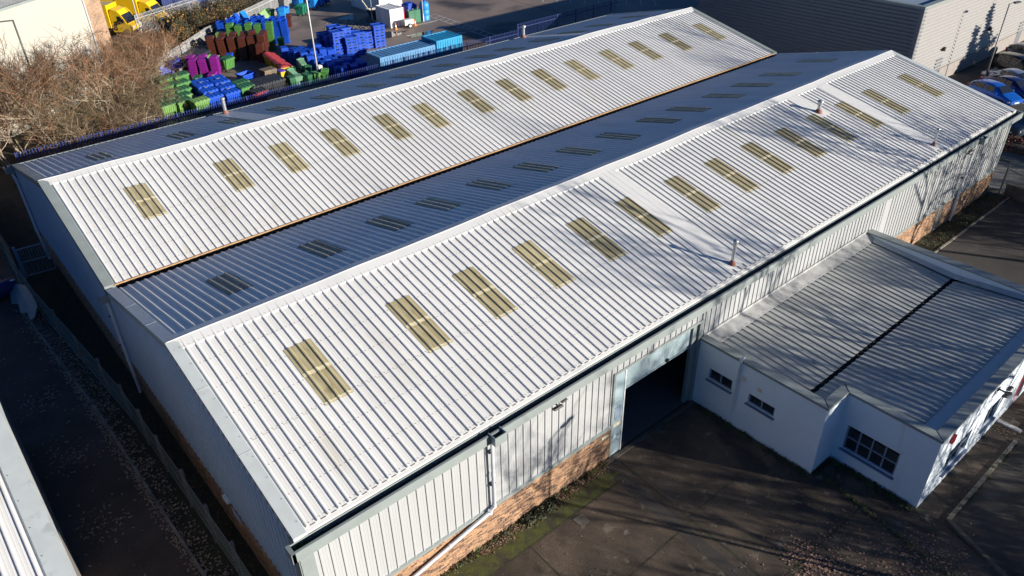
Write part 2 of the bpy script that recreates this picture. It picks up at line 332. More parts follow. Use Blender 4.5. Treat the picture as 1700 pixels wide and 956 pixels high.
for a, b, wd in [((12.9,-.5),(12.2,-14),.06),((18.1,-6.2),(17.0,-13),.10),((12.9,-7.75),(17.8,-7.9),.05),((5,-4.4),(12.7,-4.2),.04),((7.5,-1.2),(7.3,-12),.04),((4,-8.3),(12.5,-8),.04),((12.5,-4.0),(17.9,-4.05),.03),((1.5,-1.16),(12.4,-1.16),.05),((19.3,-9.25),(18.6,-10.3),.08)]: joint(a, b, wd)
struct(j, 'slab_joint', MT['joint'])
g = MB(); g.add([(12.0,-.9,.007),(12.55,-.9,.007),(12.2,-6.6,.007),(11.75,-6.6,.007)], [(3,2,1,0)]); struct(g, 'concrete_repair', MT['tar'])
g = MB(); g.box(9.45,9.9,-1.75,-1.3,.0,.016); tag(g.build('drain_cover', MT['kerb_dark']), 'small square rusty drain cover in the concrete forecourt', 'drain cover')
# painted markings
k = MB()
for s_ in (0, 1): k.bar((48.0+1.15*s_,50.6,.012),(48.75+1.1*s_,63.6,.012),.13,.004)
for i in range(12): t = i/11; k.bar((48.05+.75*t,50.8+12.6*t,.012),(49.1+.72*t,51.4+12.3*t,.012),.1,.003)
for i in range(9): k.bar((63+1.1*i,59-1.35*i,.012),(65+1.1*i,61-1.35*i,.012),.13,.004)
k.bar((63,58.8,.013),(73,46.6,.013),.14,.003); k.bar((65.4,61.4,.013),(75.4,49.2,.013),.14,.003)
struct(k, 'yard_marking', MT['line'])
k = MB()
for i in range(8): k.bar((58.2+2.55*i,9.6,.012),(56.8+2.55*i,4.4,.012),.1,.004)
for i in range(5): k.bar((60.2+2.6*i,3.3,.012),(59+2.6*i,-1.6,.012),.1,.004)
struct(k, 'bay_marking', MT['line'])

# ================================================================== WAREHOUSE
W, L, HE, HR = 16.607, 48., 5.4684, 7.397
wh = thing('warehouse', 'long twin-gabled white metal warehouse with ribbed roofs, skylights and brick plinth', 'warehouse', (24, 16, 0))
ang = math.atan2(HR-HE, W/2+.15); SL = math.hypot(HR-HE, W/2+.15)
def sag(bay):
    a = (.016, .028)[bay]; p = (0.4, 2.1)[bay]
    return lambda x, t: a*(math.sin(.47*x+p)+.7*math.sin(.93*x+2.2*p)+.4*math.sin(1.9*x+p))*max(0, min(1, t/SL))
SAG = [sag(0), sag(1)]
U = Vector((1,0,0))
# slopes: origin at eave, v up the slope, n outward
SLOPES = []
for bay in (0, 1):
    y0 = bay*W - .15 if bay == 0 else W+.1
    yr = bay*W + W/2
    fr = Vector((0, yr-y0, HR-HE)); SLOPES.append(('front', bay, Vector((0,y0,HE+(.0 if bay == 0 else .07))), fr.normalized(), fr.length))
    yb = (bay+1)*W + (.15 if bay else -.12)
    bk = Vector((0, yr-yb, HR-HE)); SLOPES.append(('back', bay, Vector((0,yb,HE)), bk.normalized(), bk.length))
def on(sl, x, y, dn=0):
    _, bay, o, v, ln = sl; t = (y-o.y)/v.y; n = U.cross(v) if v.y > 0 else v.cross(U)
    p = Vector((x, y, o.z+v.z*t)) + n*dn; p.z += SAG[bay](x, t)
    return p
XS = {('front',0): [3.08,7.1,10.05,13.07,15.97,19.1,22.15,25.2,28.2,31.2,34.33,37.4,40.42,44.5],
      ('front',1): [3.13,7.3,10.4,13.37,16.47,19.45,22.5,25.6,28.6,31.7,34.8,38,41.3,45.25],
      ('back',0): [3.1,7.1,10.15,13.05,16.1,19.1,22.1,25.,28.2,31.05,34.35,37.4,40.45,44.75],
      ('back',1): [3.1,7.2,10.3,13.3,16.4,19.5,22.4,25.5,28.5,31.3,34.5,37.5,40.6,44.6]}
def hexdisc(mb, p, n, r, mi):
    a = n.cross(U).normalized(); vs = [p+n*.012+(U*math.cos(t)+a*math.sin(t))*r for t in [math.pi*q/3 for q in range(6)]]
    mb.add(vs, [tuple(range(6)) if (U.cross(a)).dot(n) > 0 else tuple(range(6))[::-1]], mi)
for sl in SLOPES:
    face, bay, o, v, ln = sl; n = U.cross(v) if v.y > 0 else v.cross(U)
    mb = MB(); x0, x1 = .30, L-.30; cut = (3.45+.15)/math.cos(ang) if face == 'front' else ln*.62
    dz = SAG[bay]; rk = dict(bw=.07, tw=.018, h=.04) if face == 'back' else {}
    mb.sheet(o+U*x0, U, v, n, x1-x0, cut+.12, v0=.27 if (face, bay) == ('front', 0) else .24 if (face, bay) == ('back', 0) else 0, dz=dz, rows=3, **rk)
    mb.sheet(o+U*x0+n*.007, U, v, n, x1-x0, ln-.02, v0=cut, dz=dz, rows=4, **rk)
    # lap edge
    for t in [.36, 1.45, 2.65, cut+.05, 4.9, 6.1, 7.3, 8.2]:
        if t > ln-.3: continue
        x = x0+.1667+.085
        while x < x1:
            for dx in (0, .165):
                p = o+U*(x+dx)+v*t+n*.008; p.z += dz(p.x, t); hexdisc(mb, p, n, .017, 1)
            x += 1/3
    for t, ln_, wd_ in [(cut-.004, .19, .014)] + ([(.262, .17, .03)] if (face, bay) == ('front', 0) else []):  # thin dark strips painted as shadow gaps at lap and eave
        x = x0+.1667+.075
        while x < x1-.2:
            p = o+U*x+v*t+n*.006; q = o+U*(x+ln_)+v*t+n*.006; p.z += dz(p.x, t); q.z += dz(q.x, t)
            mb.add([p-v*wd_/2, q-v*wd_/2, q+v*wd_/2, p+v*wd_/2], [(0,1,2,3) if v.y > 0 else (3,2,1,0)], 1)
            x += 1/3
    rf = mb.build('roof_slope', [MT['roof'], MT['screw_and_lap_shade']], wh)
    rf['label'] = ['near bay roof slope in bright sun','near bay rear roof slope in grazing light','far bay roof slope in bright sun','far bay rear roof slope in grazing light'][bay*2+(face == 'back')]
    for xs in XS[(face, bay)]:
        if face == 'front': ya, ym, yz = (3.36, 4.72, 6.06) if bay == 0 else (19.97, 21.3, 22.6)
        else: ya, ym, yz = (13.15, 11.8, 10.5) if bay == 0 else (29.7, 28.35, 27.)
        xs = x0 + round((xs-x0)/(1/3))/3   # start half way between ribs
        ts = [abs((q-o.y)/v.y) for q in (ya, ym, yz)]
        sk = MB(); mi_r = 0
        if face == 'front':
            sk.sheet(o+U*xs+n*.014, U, v, n, 1., ts[1]+.1, v0=ts[0], dz=dz, rows=2, minor=0, bw=.075, tw=.024)
            sk.sheet(o+U*xs+n*.024, U, v, n, 1., ts[2], v0=ts[1], dz=dz, rows=2, minor=0, bw=.075, tw=.024)
            sk.sheet(o+U*xs+n*.030, U, v, n, 1., ts[1]+.13, v0=ts[1]-.03, dz=dz, rows=1, minor=0, bw=.075, tw=.024, mi=1)
            sk.sheet(o+U*xs+n*.018, U, v, n, 1., ts[0]+.13, v0=ts[0]+.02, dz=dz, rows=1, minor=0, bw=.075, tw=.024, mi=1)
            sk.build('skylight', [MT['grp'], MT['grp_lap']], rf)
        else:
            sk.sheet(o+U*xs+n*.014, U, v, n, 1., ts[2], v0=ts[0], dz=dz, rows=3, minor=0, bw=.075, tw=.024)
            for q in range(3):
                c = xs+.1667+q/3
                if q < 2 or random.random() > .5:
                    for (ta, tb) in ((ts[0]+.1, ts[1]-.1), (ts[1]+.05, ts[2]-.1)):
                        pa = o+U*(c+.018)+v*ta+n*.056; pb = o+U*(c+.018)+v*tb+n*.056; pa.z += dz(c, ta); pb.z += dz(c, tb); sk.bar(pa, pb, .055, .012, 1, up=n)
            sk.build('skylight', [MT['grp_dirty'], MT['grp_rib']], rf)
    if face == 'front' and bay == 0: roof_a = rf
    if face == 'front' and bay == 1: roof_c = rf
    if face == 'back' and bay == 1: roof_d = rf
    if face == 'back' and bay == 0: roof_b = rf
# ridge caps
for bay in (0, 1):
    fr, bk = SLOPES[bay*2], SLOPES[bay*2+1]; yr = bay*W+W/2; mb = MB(); N = 60
    rows = []
    for i in range(N+1):
        x = .02+(L-.04)*i/N; lift = .055+.006*((i//8)%2)
        rows.append([on(fr, x, yr-.50, .044+.004*((i//8)%2)), on(fr, x, yr-.05, lift), on(fr, x, yr-.0, lift+.012), on(bk, x, yr+.05, lift), on(bk, x, yr+.42, .046)])
    vs = [p for r in rows for p in r]
    mb.add(vs, [(i*5+q, (i+1)*5+q, (i+1)*5+q+1, i*5+q+1) for i in range(N) for q in range(4)])
    mb.add([q-Vector((0,0,.05)) for q in rows[0]]+rows[0], [(q, q+1, 6+q, 5+q) for q in range(4)])
    mb.add([p-Vector((0,0,.05)) for p in (r[0] for r in rows)]+[r[0] for r in rows], [(i, N+1+i, N+2+i, i+1) for i in range(N)])
    for i in range(0, 288):
        hexdisc(mb, on(fr, .1+i/6., yr-.44, .055), fr[3].cross(U)*-1, .014, 1)
    mb.build('ridge_cap', [MT['cap'], MT['screw_and_lap_shade']], wh)
# verge flashings along the gables
for sl in SLOPES:
    face, bay, o, v, ln = sl
    yr = bay*W+W/2; ya = o.y-(.02 if face == 'front' else -.02)+(.14 if (face, bay) == ('front', 0) else 0); mtop = MT['flash_pale'] if bay == 0 else MT['flash']
    for gx, s_ in ((0, 1), (L, -1)):
        mb = MB(); N = 16; rows = []
        for i in range(N+1):
            y = ya+(yr-ya)*i/N; a = on(sl, gx-.03*s_, y, .06); b = on(sl, gx+.36*s_, y, .05); c = on(sl, gx+.40*s_, y, .0)
            rows.append([a-Vector((0,0,.30)), a, b, c])
        vs = [p for r in rows for p in r]
        fl = (face == 'front') == (s_ > 0)
        mb.add(vs, [((i*4+q, i*4+q+1, (i+1)*4+q+1, (i+1)*4+q) if not fl else (i*4+q, (i+1)*4+q, (i+1)*4+q+1, i*4+q+1))[::-1] for i in range(N) for q in range(3)])
        e = rows[0]; mb.add([e[0], e[1], e[2], e[3], e[3]-Vector((0,0,.2))], [(0,1,2,3,4)])
        for i in range(10): p = on(sl, gx+.30*s_, ya+(yr-ya)*(i+.5)/10, .055); hexdisc(mb, p, Vector((0,0,1)), .018, 1)
        # joint straps
        for tt in (.38, .72):
            y = ya+(yr-ya)*tt; p, q = on(sl, gx-.035*s_, y, .062), on(sl, gx+.36*s_, y, .054); mb.bar(p, q, .04, .006, 0, up=Vector((0,0,1)))
        mb.build('verge_flashing', [mtop, MT['screw_and_lap_shade']], wh)
# rusty edge strip and valley gutter
mb = MB()
for i in range(48):
    x = i*1.0+.36 if i == 0 else i*1.; x1 = min(i+1, L-.3)
    z = HE+.065+.006*math.sin(i*1.7)
    mb.bar((x,W+.075,z),(x1,W+.075,HE+.065+.006*math.sin((i+1)*1.7)),.075,.05)
mb.build('rusty_eave_strip', MT['rust'], wh)
mb = MB(); mb.box(.05,L-.05,W-.34,W+.3,HE-.30,HE-.14); mb.box(.05,L-.05,W-.36,W-.34,HE-.3,HE-.02); mb.box(.05,L-.05,W+.3,W+.32,HE-.3,HE+.05)
mb.build('valley_gutter', MT['gutter_in'], wh)
# eave flashing, front gutter
mb = MB(); mb.add([(.0,.22,HE+.062),(L,.22,HE+.062),(L,-.01,HE+.0),(0,-.01,HE+.0),(0,-.015,HE-.05),(L,-.015,HE-.05)], [(0,3,2,1),(3,4,5,2)])
mb.build('eave_flashing', MT['cap'], wh)
def gutter(y_in, y_out, zt, x0, x1, name):
    s_ = -1 if y_out < y_in else 1
    mb = MB()
    a, b = sorted((y_in, y_out))
    mb.box(x0, x1, a, b, zt-.34, zt-.24, 1)                      # bed of silt
    yo = y_out; mb.box(x0, x1, min(yo, yo+.03*s_), max(yo, yo+.03*s_), zt-.36, zt, 0)
    yy = y_out; mb.box(x0, x1, min(yy-.05*s_, yy), max(yy-.05*s_, yy), zt-.02, zt+.003, 0)
    mb.box(x0-.02, x0+.10, a-.03, b, zt-.36, zt+.005, 0); mb.box(x1-.1, x1+.02, a-.03, b, zt-.36, zt+.005, 0)
    mb.box(x0, x1, y_in-.01, y_in+.01, zt-.36, zt-.04, 0)
    return mb.build(name, [MT['flash'], MT['gutter_in'], MT['lead']], wh)
gf = gutter(-.045, -.40, HE-.005, -.28, L+.25, 'front_gutter')
gutter(2*W+.1, 2*W+.42, HE-.02, -.25, L+.2, 'rear_gutter')
mb = MB(); random.seed(5)
for i in range(260):
    x, y = -.13+random.random()*.42, -.38+random.random()*.28; h = .06+.1*random.random(); a = random.random()*6.3; t = Vector((math.cos(a),math.sin(a),0))*.035
    p = Vector((x,y,HE-.24)); mb.add([p-t, p+t, p+t*.3+Vector((.02*math.cos(a*3),.02,h))], [(0,1,2)])
MT['weed'] = mat('bright_green_weed', (.10, .19, .03), .8, var=.4, scale=20)
mb.build('moss_clump', MT['weed'], gf)
# front wall
def vwall(x0, x1, z0, z1):
    mb.sheet((x0, .0, z0), U, (0,0,1), (0,-1,0), x1-x0, z1-z0, h=.034, bw=.036, tw=.022, minor=.004)
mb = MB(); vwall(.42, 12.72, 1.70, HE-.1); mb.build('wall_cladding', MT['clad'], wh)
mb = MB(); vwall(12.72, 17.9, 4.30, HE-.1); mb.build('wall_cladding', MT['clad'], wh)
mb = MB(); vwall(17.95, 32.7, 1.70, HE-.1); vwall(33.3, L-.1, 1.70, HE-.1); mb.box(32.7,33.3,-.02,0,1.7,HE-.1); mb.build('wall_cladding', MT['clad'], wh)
mb = MB(); mb.box(-.02,.42,-.045,-.001,1.66,HE-.1); mb.box(-.045,-.001,-.045,.4,1.66,HE-.1); mb.build('corner_flashing', MT['flash'], wh); mb = MB(); mb.box(L-.12,L+.03,-.05,-.001,1.66,HE-.1); mb.build('corner_flashing', MT['flash'], wh)
for a, b in ((.0,12.7),(17.95,L-.02)):
    mb = MB(); mb.box(a,b,-.07,-.002,1.60,1.70); mb.add([(a,-.07,1.701),(b,-.07,1.701),(b,-.0,1.735),(a,0,1.735)],[(0,1,2,3)]); mb.build('plinth_flashing', MT['flash'], wh)
    mb = MB(); mb.box(a+.02,b,-.03,.25,0,1.6); mb.build('brick_plinth', MT['brick'], wh)
mb = MB(); mb.box(40.3,40.75,-.06,-.031,0,1.6); mb.build('steel_column', MT['flash'], wh)
mb = MB(); mb.box(42.2,42.75,-.05,-.034,.75,1.35); s1 = mb.build('wall_sign', MT['white'], wh)
mb = MB(); mb.box(42.25,42.7,-.058,-.052,1.02,1.26); mb.box(42.25,42.55,-.058,-.052,.82,.94); mb.build('sign_print', MT['flash'], s1)
# lintel, jambs, shutter, side door
mb = MB(); mb.box(12.68,17.95,-.06,.0,4.20,4.30); mb.box(17.75,17.95,-.05,.22,0,4.2); mb.box(12.68,12.78,-.05,.2,0,4.2); mb.box(17.45,17.75,.05,.2,0,4.2); mb.build('door_frame', MT['flash'], wh)
mb = MB(); vs = []; fs = []; nsl = 44; zb, zt = 3.08, 4.6
for i in range(nsl+1):
    z = zb+(zt-zb)*i/nsl; y = .14 + (.014 if i % 2 else 0); vs += [(13.36,y,z),(17.5,y,z)]
mb.add(vs, [(2*i,2*i+1,2*i+3,2*i+2) for i in range(nsl)]); mb.box(13.36,17.5,.11,.18,3.0,3.08); mb.box(15.95,16.05,.06,.11,3.04,3.2,1)
mb.build('roller_shutter', [MT['shutter'], MT['black']], wh)
mb = MB(); mb.box(12.78,13.32,-.02,.05,.02,4.2); sd = mb.build('side_panel', MT['door'], wh)
mb = MB(); mb.box(13.32,13.38,-.04,.12,.0,4.2); mb.build('guide_rail', MT['white'], wh)
mb = MB(); mb.box(12.86,13.24,-.032,-.021,1.9,2.55); mb.build('vent_window', MT['frame'], sd)
mb = MB(); mb.box(12.84,13.22,-.034,-.021,1.52,1.70); mb.build('door_sign', MT['cream_sign'], sd)
mb = MB(); mb.tube([(12.95,-.022,.98),(12.95,-.034,.98)], .075, 14); mb.build('round_sticker', MT['white'], sd)
mb = MB(); mb.tube([(13.2,-.02,.75),(13.2,-.07,.75)], .02, 8); mb.bar((13.2,-.07,.75),(13.08,-.07,.75),.03,.02); mb.build('handle', MT['steel'], sd)
mb = MB(); mb.box(12.2,12.55,-.05,-.031,1.25,1.38); mb.build('number_plate', MT['cream_sign'], wh)
# downpipes
def downpipe(pts, hop, name='downpipe'):
    mb = MB(); mb.tube(pts, .068, 12)
    for a, b in zip(pts[:-1], pts[1:]):
        a, b = Vector(a), Vector(b)
        if (b-a).length > 1: 
            q = a+(b-a)*.5; d = (b-a).normalized(); mb.tube([q-d*.05, q+d*.05], .08, 12)
    for p in pts[1:-1]: p = Vector(p); mb.tube([p-Vector((0,0,.09)), p+Vector((0,0,.09))], .08, 12)
    dp = mb.build(name, MT['pipe'], wh)
    h = MB(); x, y, z = hop
    h.box(x-.24,x+.24,y-.24,y-.21,z-.34,z+.02); h.box(x-.24,x-.21,y-.21,y+.12,z-.34,z+.02); h.box(x+.21,x+.24,y-.21,y+.12,z-.34,z+.02); h.box(x-.21,x+.21,y-.21,y+.12,z-.34,z-.2,1)
    h.build('hopper', [MT['flash'], MT['gutter_in']], dp)
    b = MB(); 
    for z_ in (z-1.1, z-2.6):
        if z_ > .4: b.box(x-.11, x+.11, -.16 if y < 2 else y-.02, -.05 if y < 2 else y+.02, z_-.025, z_+.025)
    b.build('bracket', MT['black'], dp)
    return dp
downpipe([(6.75,-.42,5.2),(6.75,-.20,4.9),(6.75,-.16,1.85),(6.55,-.18,1.68),(3.1,-.16,.98),(2.2,-.16,.8)], (6.75,-.44,HE+.012))
downpipe([(42.35,-.42,5.2),(42.35,-.20,4.9),(42.35,-.16,.05)], (42.35,-.44,HE+.012))
mb = MB(); mb.box(41.9,42.06,-.05,-.036,1.72,HE-.2); mb.build('cladding_strip', MT['flash'], wh)  # narrow grey-green strip left of the far downpipe
downpipe([(-.12,W-.1,5.05),(-.13,W+.0,3.0),(-.13,W-.02,1.9),(-.13,W-.02,.05)], (-.16,W,5.35))
downpipe([(-.18,2*W+.25,5.1),(-.13,2*W-.1,4.7),(-.13,2*W-.12,1.6),(-.13,2*W-.5,1.2),(-.13,2*W-1.0,.05)], (-.2,2*W+.3,HE-.02))
# floodlights on the wall
def flood(x, y, z, par, sx=1):
    mb = MB(); mb.bar((x-.2,y-.32,z-.02),(x-.2+.36,y-.36,z+.02),.2,.07,up=(0,.5,1)); mb.bar((x+.02,y,z+.05),(x,y-.3,z+.06),.05,.05); mb.box(x-.06,x+.1,y-.04,y,z-.02,z+.12)
    mb.bar((x+.2,y-.28,z+.06),(x+.42,y-.3,z+.12),.16,.06,up=(0,.5,1)); mb.build('floodlight', MT['black'], par)
flood(9.5, -.04, 4.83, wh); flood(41.3, -.04, 4.83, wh)
# gable walls
for gx, s_ in ((0, -1), (L, 1)):
    for bay in (0, 1):
        yr = bay*W+W/2
        f = lambda u, b=bay: (HE-.02+(HR-HE)*(1-abs(u+b*W-(b*W+W/2))/(W/2)))-1.62
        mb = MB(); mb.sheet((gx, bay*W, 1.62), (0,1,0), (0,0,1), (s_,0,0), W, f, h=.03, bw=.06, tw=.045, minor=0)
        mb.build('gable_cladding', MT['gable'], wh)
    mb = MB(); mb.box(gx-.02 if s_ < 0 else gx-.23, gx+.23 if s_ < 0 else gx+.02, .26, 2*W, 0, 1.62); mb.build('brick_plinth', MT['brick'], wh)
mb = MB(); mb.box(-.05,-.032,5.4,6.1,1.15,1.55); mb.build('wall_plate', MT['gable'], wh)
mb = MB(); mb.box(-.16,-.031,6.1,6.5,1.72,1.86); mb.build('bulkhead_lamp', MT['white'], wh)
mb = MB(); mb.box(.1,L,2*W-.02,2*W+.02,0,HE-.05); mb.build('rear_wall', MT['clad'], wh)
# plain flashing strips running from the ridge down to the flues
def strip(sl, xa, xb, y0, y1, par, xa2=None, xb2=None):
    mb = MB(); N = 14; rows = []; xa2 = xa if xa2 is None else xa2; xb2 = xb if xb2 is None else xb2
    for i in range(N+1):
        t = i/N; y = y0+(y1-y0)*t; a, b = xa+(xa2-xa)*t, xb+(xb2-xb)*t; d = .050+(.004 if t < .45 else .0)
        rows.append([on(sl, a-.03, y, .036), on(sl, a, y, d), on(sl, b, y, d), on(sl, b+.03, y, .036)])
    vs = [p for r in rows for p in r]; sg = 1 if (y1 > y0) else -1
    mb.add(vs, [((i*4+q, i*4+q+1, (i+1)*4+q+1, (i+1)*4+q) if sg > 0 else (i*4+q, (i+1)*4+q, (i+1)*4+q+1, i*4+q+1)) for i in range(N) for q in range(3)])
    mb.build('flashing_strip', MT['cap'], par)
S = {(s[0], s[1]): s for s in SLOPES}
strip(S[('front',0)], 19.85, 20.8, .35, W/2-.48, roof_a)
strip(S[('front',0)], 35.15, 36.1, 5.6, W/2-.48, roof_a)
strip(S[('front',0)], 38.25, 39.2, .35, W/2-.48, roof_a)
strip(S[('back',1)], 11.3, 12.4, 2*W-.4, 1.5*W+.4, roof_d)
strip(S[('back',1)], 36.5, 37.4, 2*W-.4, 1.5*W+.4, roof_d)
def flue(sl, x, y, h, r, par, cowl=True):
    p = on(sl, x, y, .05); mb = MB(); mb.tube([p, p+Vector((0,0,h))], r, 14)
    fl = mb.build('flue', MT['steel'], par)
    b = MB(); b.lathe(p, [(r*2.4,-.06),(r*1.9,.06),(r*1.35,.16),(r*1.02,.2)]); b.build('boot', MT['terracotta'], fl)
    c = MB(); q = p+Vector((0,0,h))
    if cowl:
        c.lathe(q, [(r*1.05,-.06),(r*1.5,0),(r*1.5,.12),(r*1.2,.16),(.001,.19)]); c.lathe(q, [(r*1.9,.12),(r*1.9,.15),(.001,.22)])
    else: c.lathe(q, [(r*1.1,-.1),(r*1.35,-.02),(r*1.35,.04),(r*.8,.07),(.001,.05)])
    c.build('cowl', MT['steel'], fl)
flue(S[('front',0)], 20.3, .55, .98, .07, roof_a); flue(S[('front',0)], 35.57, 6.05, .5, .10, roof_a); flue(S[('front',0)], 38.66, .7, .78, .06, roof_a)
flue(S[('back',1)], 11.9, 2*W-.75, .95, .11, roof_d, False); flue(S[('back',1)], 36.9, 2*W-.5, .75, .12, roof_d)

# ================================================================== OFFICE ANNEXE
an = thing('office_annexe', 'low white rendered annexe with grey parapet coping and shallow ribbed roof beside shutter door', 'annexe', (25, -4.6, 0))
HA, XR = 3.38, 31.6
def wall_open(p0, p1, z0, z1, opens, depth, mb, out):
    """outer face from p0 to p1 with real rectangular openings [(s0,s1,za,zb)] and reveals"""
    p0, p1 = Vector((*p0,0)), Vector((*p1,0)); d = (p1-p0); ln = d.length; d = d/ln; inn = -Vector((*out,0))
    ss = sorted({0, ln}|{q for o_ in opens for q in o_[:2]}); zs = sorted({z0, z1}|{q for o_ in opens for q in o_[2:]})
    P = lambda s_, z, dd=0: p0+d*s_+Vector((0,0,z))+inn*dd
    for a, b in zip(ss[:-1], ss[1:]):
        for c, e in zip(zs[:-1], zs[1:]):
            if any(o_[0] <= a+1e-6 and b <= o_[1]+1e-6 and o_[2] <= c+1e-6 and e <= o_[3]+1e-6 for o_ in opens): continue
            mb.quad(P(a,c), P(b,c), P(b,e), P(a,e))
    for s0, s1, a, b in opens:
        for q in ((P(s0,a),P(s1,a),P(s1,a,depth),P(s0,a,depth)),(P(s0,b),P(s1,b),P(s1,b,depth),P(s0,b,depth)),(P(s0,a),P(s0,b),P(s0,b,depth),P(s0,a,depth)),(P(s1,a),P(s1,b),P(s1,b,depth),P(s1,a,depth))): mb.quad(*q)
def window(p0, p1, out, s0, s1, a, b, cols, rows, par, sill=True, name='window'):
    p0v, p1v = Vector((*p0,0)), Vector((*p1,0)); d = (p1v-p0v).normalized(); inn = -Vector((*out,0)); P = lambda s_, z, dd: p0v+d*s_+Vector((0,0,z))+inn*dd
    g = MB(); g.quad(P(s0,a,.10),P(s1,a,.10),P(s1,b,.10),P(s0,b,.10)); wn = g.build(name, MT['glass'], par)
    f = MB()
    for i in range(cols+1): t = s0+.03+(s1-s0-.06)*i/cols; f.bar(P(t,a,.08), P(t,b,.08), .06, .06, up=tuple(d))
    for i in range(rows+1): t = a+.03+(b-a-.06)*i/rows; f.bar(P(s0,t,.081), P(s1,t,.081), .058, .055)
    f.build('frame', MT['frame'], wn)
    if sill:
        s_ = MB(); q0, q1 = P(s0-.06,a-.04,-.02), P(s1+.06,a-.04,-.02); s_.bar(q0, q1, .16, .06); s_.build('sill', MT['sill'], wn)
    bl = MB(); bl.quad(P(s0-.3,a-.1,1.2),P(s1+.3,a-.1,1.2),P(s1+.3,b+.3,1.2),P(s0-.3,b+.3,1.2)); bl.quad(P(s0,a+.02,.14),P(s1,a+.02,.14),P(s1,a+.02,1.2),P(s0,a+.02,1.2)); bl.build('room_lining', MT['floor_in'], wn)
    wb = MB(); wb.quad(P(s0-.1,a+.05,.16),P(s1+.1,a+.05,.16),P(s1+.1,a+.05,.75),P(s0-.1,a+.05,.75)); wb.quad(P(s0-.1,a+.05,.75),P(s1+.1,a+.05,.75),P(s1+.1,a+(b-a)*.3,.8),P(s0-.1,a+(b-a)*.3,.8)); wb.build('window_board', MT['white'], wn)
    return wn
outline = [(17.9,-.06),(17.9,-5.79),(19.3,-5.79),(19.3,-9.26),(XR,-9.26),(XR,-.06)]
mb = MB()
wall_open((17.9,-.06),(17.9,-5.79),0,HA-.02,[(.62,1.76,1.62,2.18),(2.56,3.76,1.58,2.06)],.12,mb,(-1,0))
wall_open((17.9,-5.79),(19.3,-5.79),0,HA-.02,[],.1,mb,(0,-1))
wall_open((19.3,-5.79),(19.3,-9.26),0,HA-.02,[(.33,2.37,.76,1.94)],.12,mb,(-1,0))
FO = [(1.5,3.5,.72,1.85),(4.75,6.0,.85,1.95),(8.3,9.3,.02,2.1)]
wall_open((19.3,-9.26),(XR,-9.26),0,HA-.02,FO,.12,mb,(0,-1))
wall_open((XR,-9.26),(XR,-.06),0,HA-.02,[],.1,mb,(1,0))
# inner parapet faces
inn = [(18.2,-.06),(18.2,-5.49),(19.6,-5.49),(19.6,-8.96),(XR-.3,-8.96),(XR-.3,-.06)]
for a, b in zip(inn[:-1], inn[1:]): mb.quad((*b,2.4),(*a,2.4),(*a,HA-.02),(*b,HA-.02))
mb.build('wall', MT['render'], an)
window((17.9,-.06),(17.9,-5.79),(-1,0),.62,1.76,1.62,2.18,2,1,an); window((17.9,-.06),(17.9,-5.79),(-1,0),2.56,3.76,1.58,2.06,2,1,an)
window((19.3,-5.79),(19.3,-9.26),(-1,0),.33,2.37,.76,1.94,4,2,an)
window((19.3,-9.26),(XR,-9.26),(0,-1),1.5,3.5,.72,1.85,3,2,an); window((19.3,-9.26),(XR,-9.26),(0,-1),4.75,6.0,.85,1.95,2,1,an)
mb = MB(); mb.box(27.62,28.58,-9.17,-9.12,.02,2.1); dr = mb.build('door', MT['reddoor'], an)
mb = MB(); mb.bar((27.72,-9.2,1.0),(27.72,-9.2,1.25),.03,.03); mb.build('handle', MT['steel'], dr)
# coping
mb = MB(); mid = lambda a, b, t: (a[0]+(b[0]-a[0])*t, a[1]+(b[1]-a[1])*t)
ou = [(17.86,-.07),(17.86,-5.83),(19.26,-5.83),(19.26,-9.30),(XR+.04,-9.30),(XR+.04,-.07)]; ii = [(18.26,-.07),(18.26,-5.43),(19.66,-5.43),(19.66,-8.90),(XR-.36,-8.90),(XR-.36,-.07)]
for i in range(5):
    a, b, c, d = ou[i], ou[i+1], ii[i+1], ii[i]
    mb.quad((*a,HA+.03),(*b,HA+.03),(*c,HA),(*d,HA)); mb.quad((*a,HA-.09),(*b,HA-.09),(*b,HA+.03),(*a,HA+.03)); mb.quad((*c,HA-.07),(*d,HA-.07),(*d,HA),(*c,HA))
    n_ = int(max(2, (Vector(b)-Vector(a)).length/.6))
    for q in range(1, n_):
        for t_ in (.2, .8): p = Vector(mid(mid(a,b,q/n_), mid(d,c,q/n_), t_)); hexdisc(mb, Vector((p.x,p.y,HA+.012)), Vector((0,0,1)), .016, 1)
    # mitre seam
    if i < 4: mb.bar((*ou[i+1],HA+.031),(*ii[i+1],HA+.004),.02,.008,1)
mb.build('coping', [MT['flash'], MT['lead']], an)
# roof of the annexe
random.seed(11)
ZV, ZW, ZO = 2.78, 3.12, 3.21
mb = MB(); v = Vector((0, 4.42, ZW-ZV)); ln = v.length; v.normalize(); n = U.cross(v)
mb.sheet((18.22,-4.52,ZV), U, v, n, XR-.3-18.22-.35, ln, h=.045, bw=.075, tw=.03, minor=0)
for t in (.3, 1.5, 2.7, 3.9):
    x = 18.5
    while x < XR-.8: hexdisc(mb, Vector((x,-4.48,ZV))+v*t+n*.006+U*random.uniform(-.02,.02), n, .018, 1); x += 1/3
mb.build('roof_slope', [MT['aroof'], MT['screw_and_lap_shade']], an)['label'] = 'upper roof slope against the warehouse wall'
mb = MB(); v = Vector((0, -4.1, ZO-ZV)); ln = v.length; v.normalize(); n = v.cross(U)
xl = lambda u: ln if (18.22+u) > 19.62 else .85/abs(v.y)
mb.sheet((18.22,-4.71,ZV), U, v, n, XR-.3-18.22-.35, xl, h=.045, bw=.075, tw=.03, minor=0, pitch=.3333)
for t in (.3, 1.5, 2.7, 3.7):
    x = 19.9
    while x < XR-.8: hexdisc(mb, Vector((x,-4.76,ZV))+v*t+n*.006+U*random.uniform(-.02,.02), n, .018, 1); x += 1/3
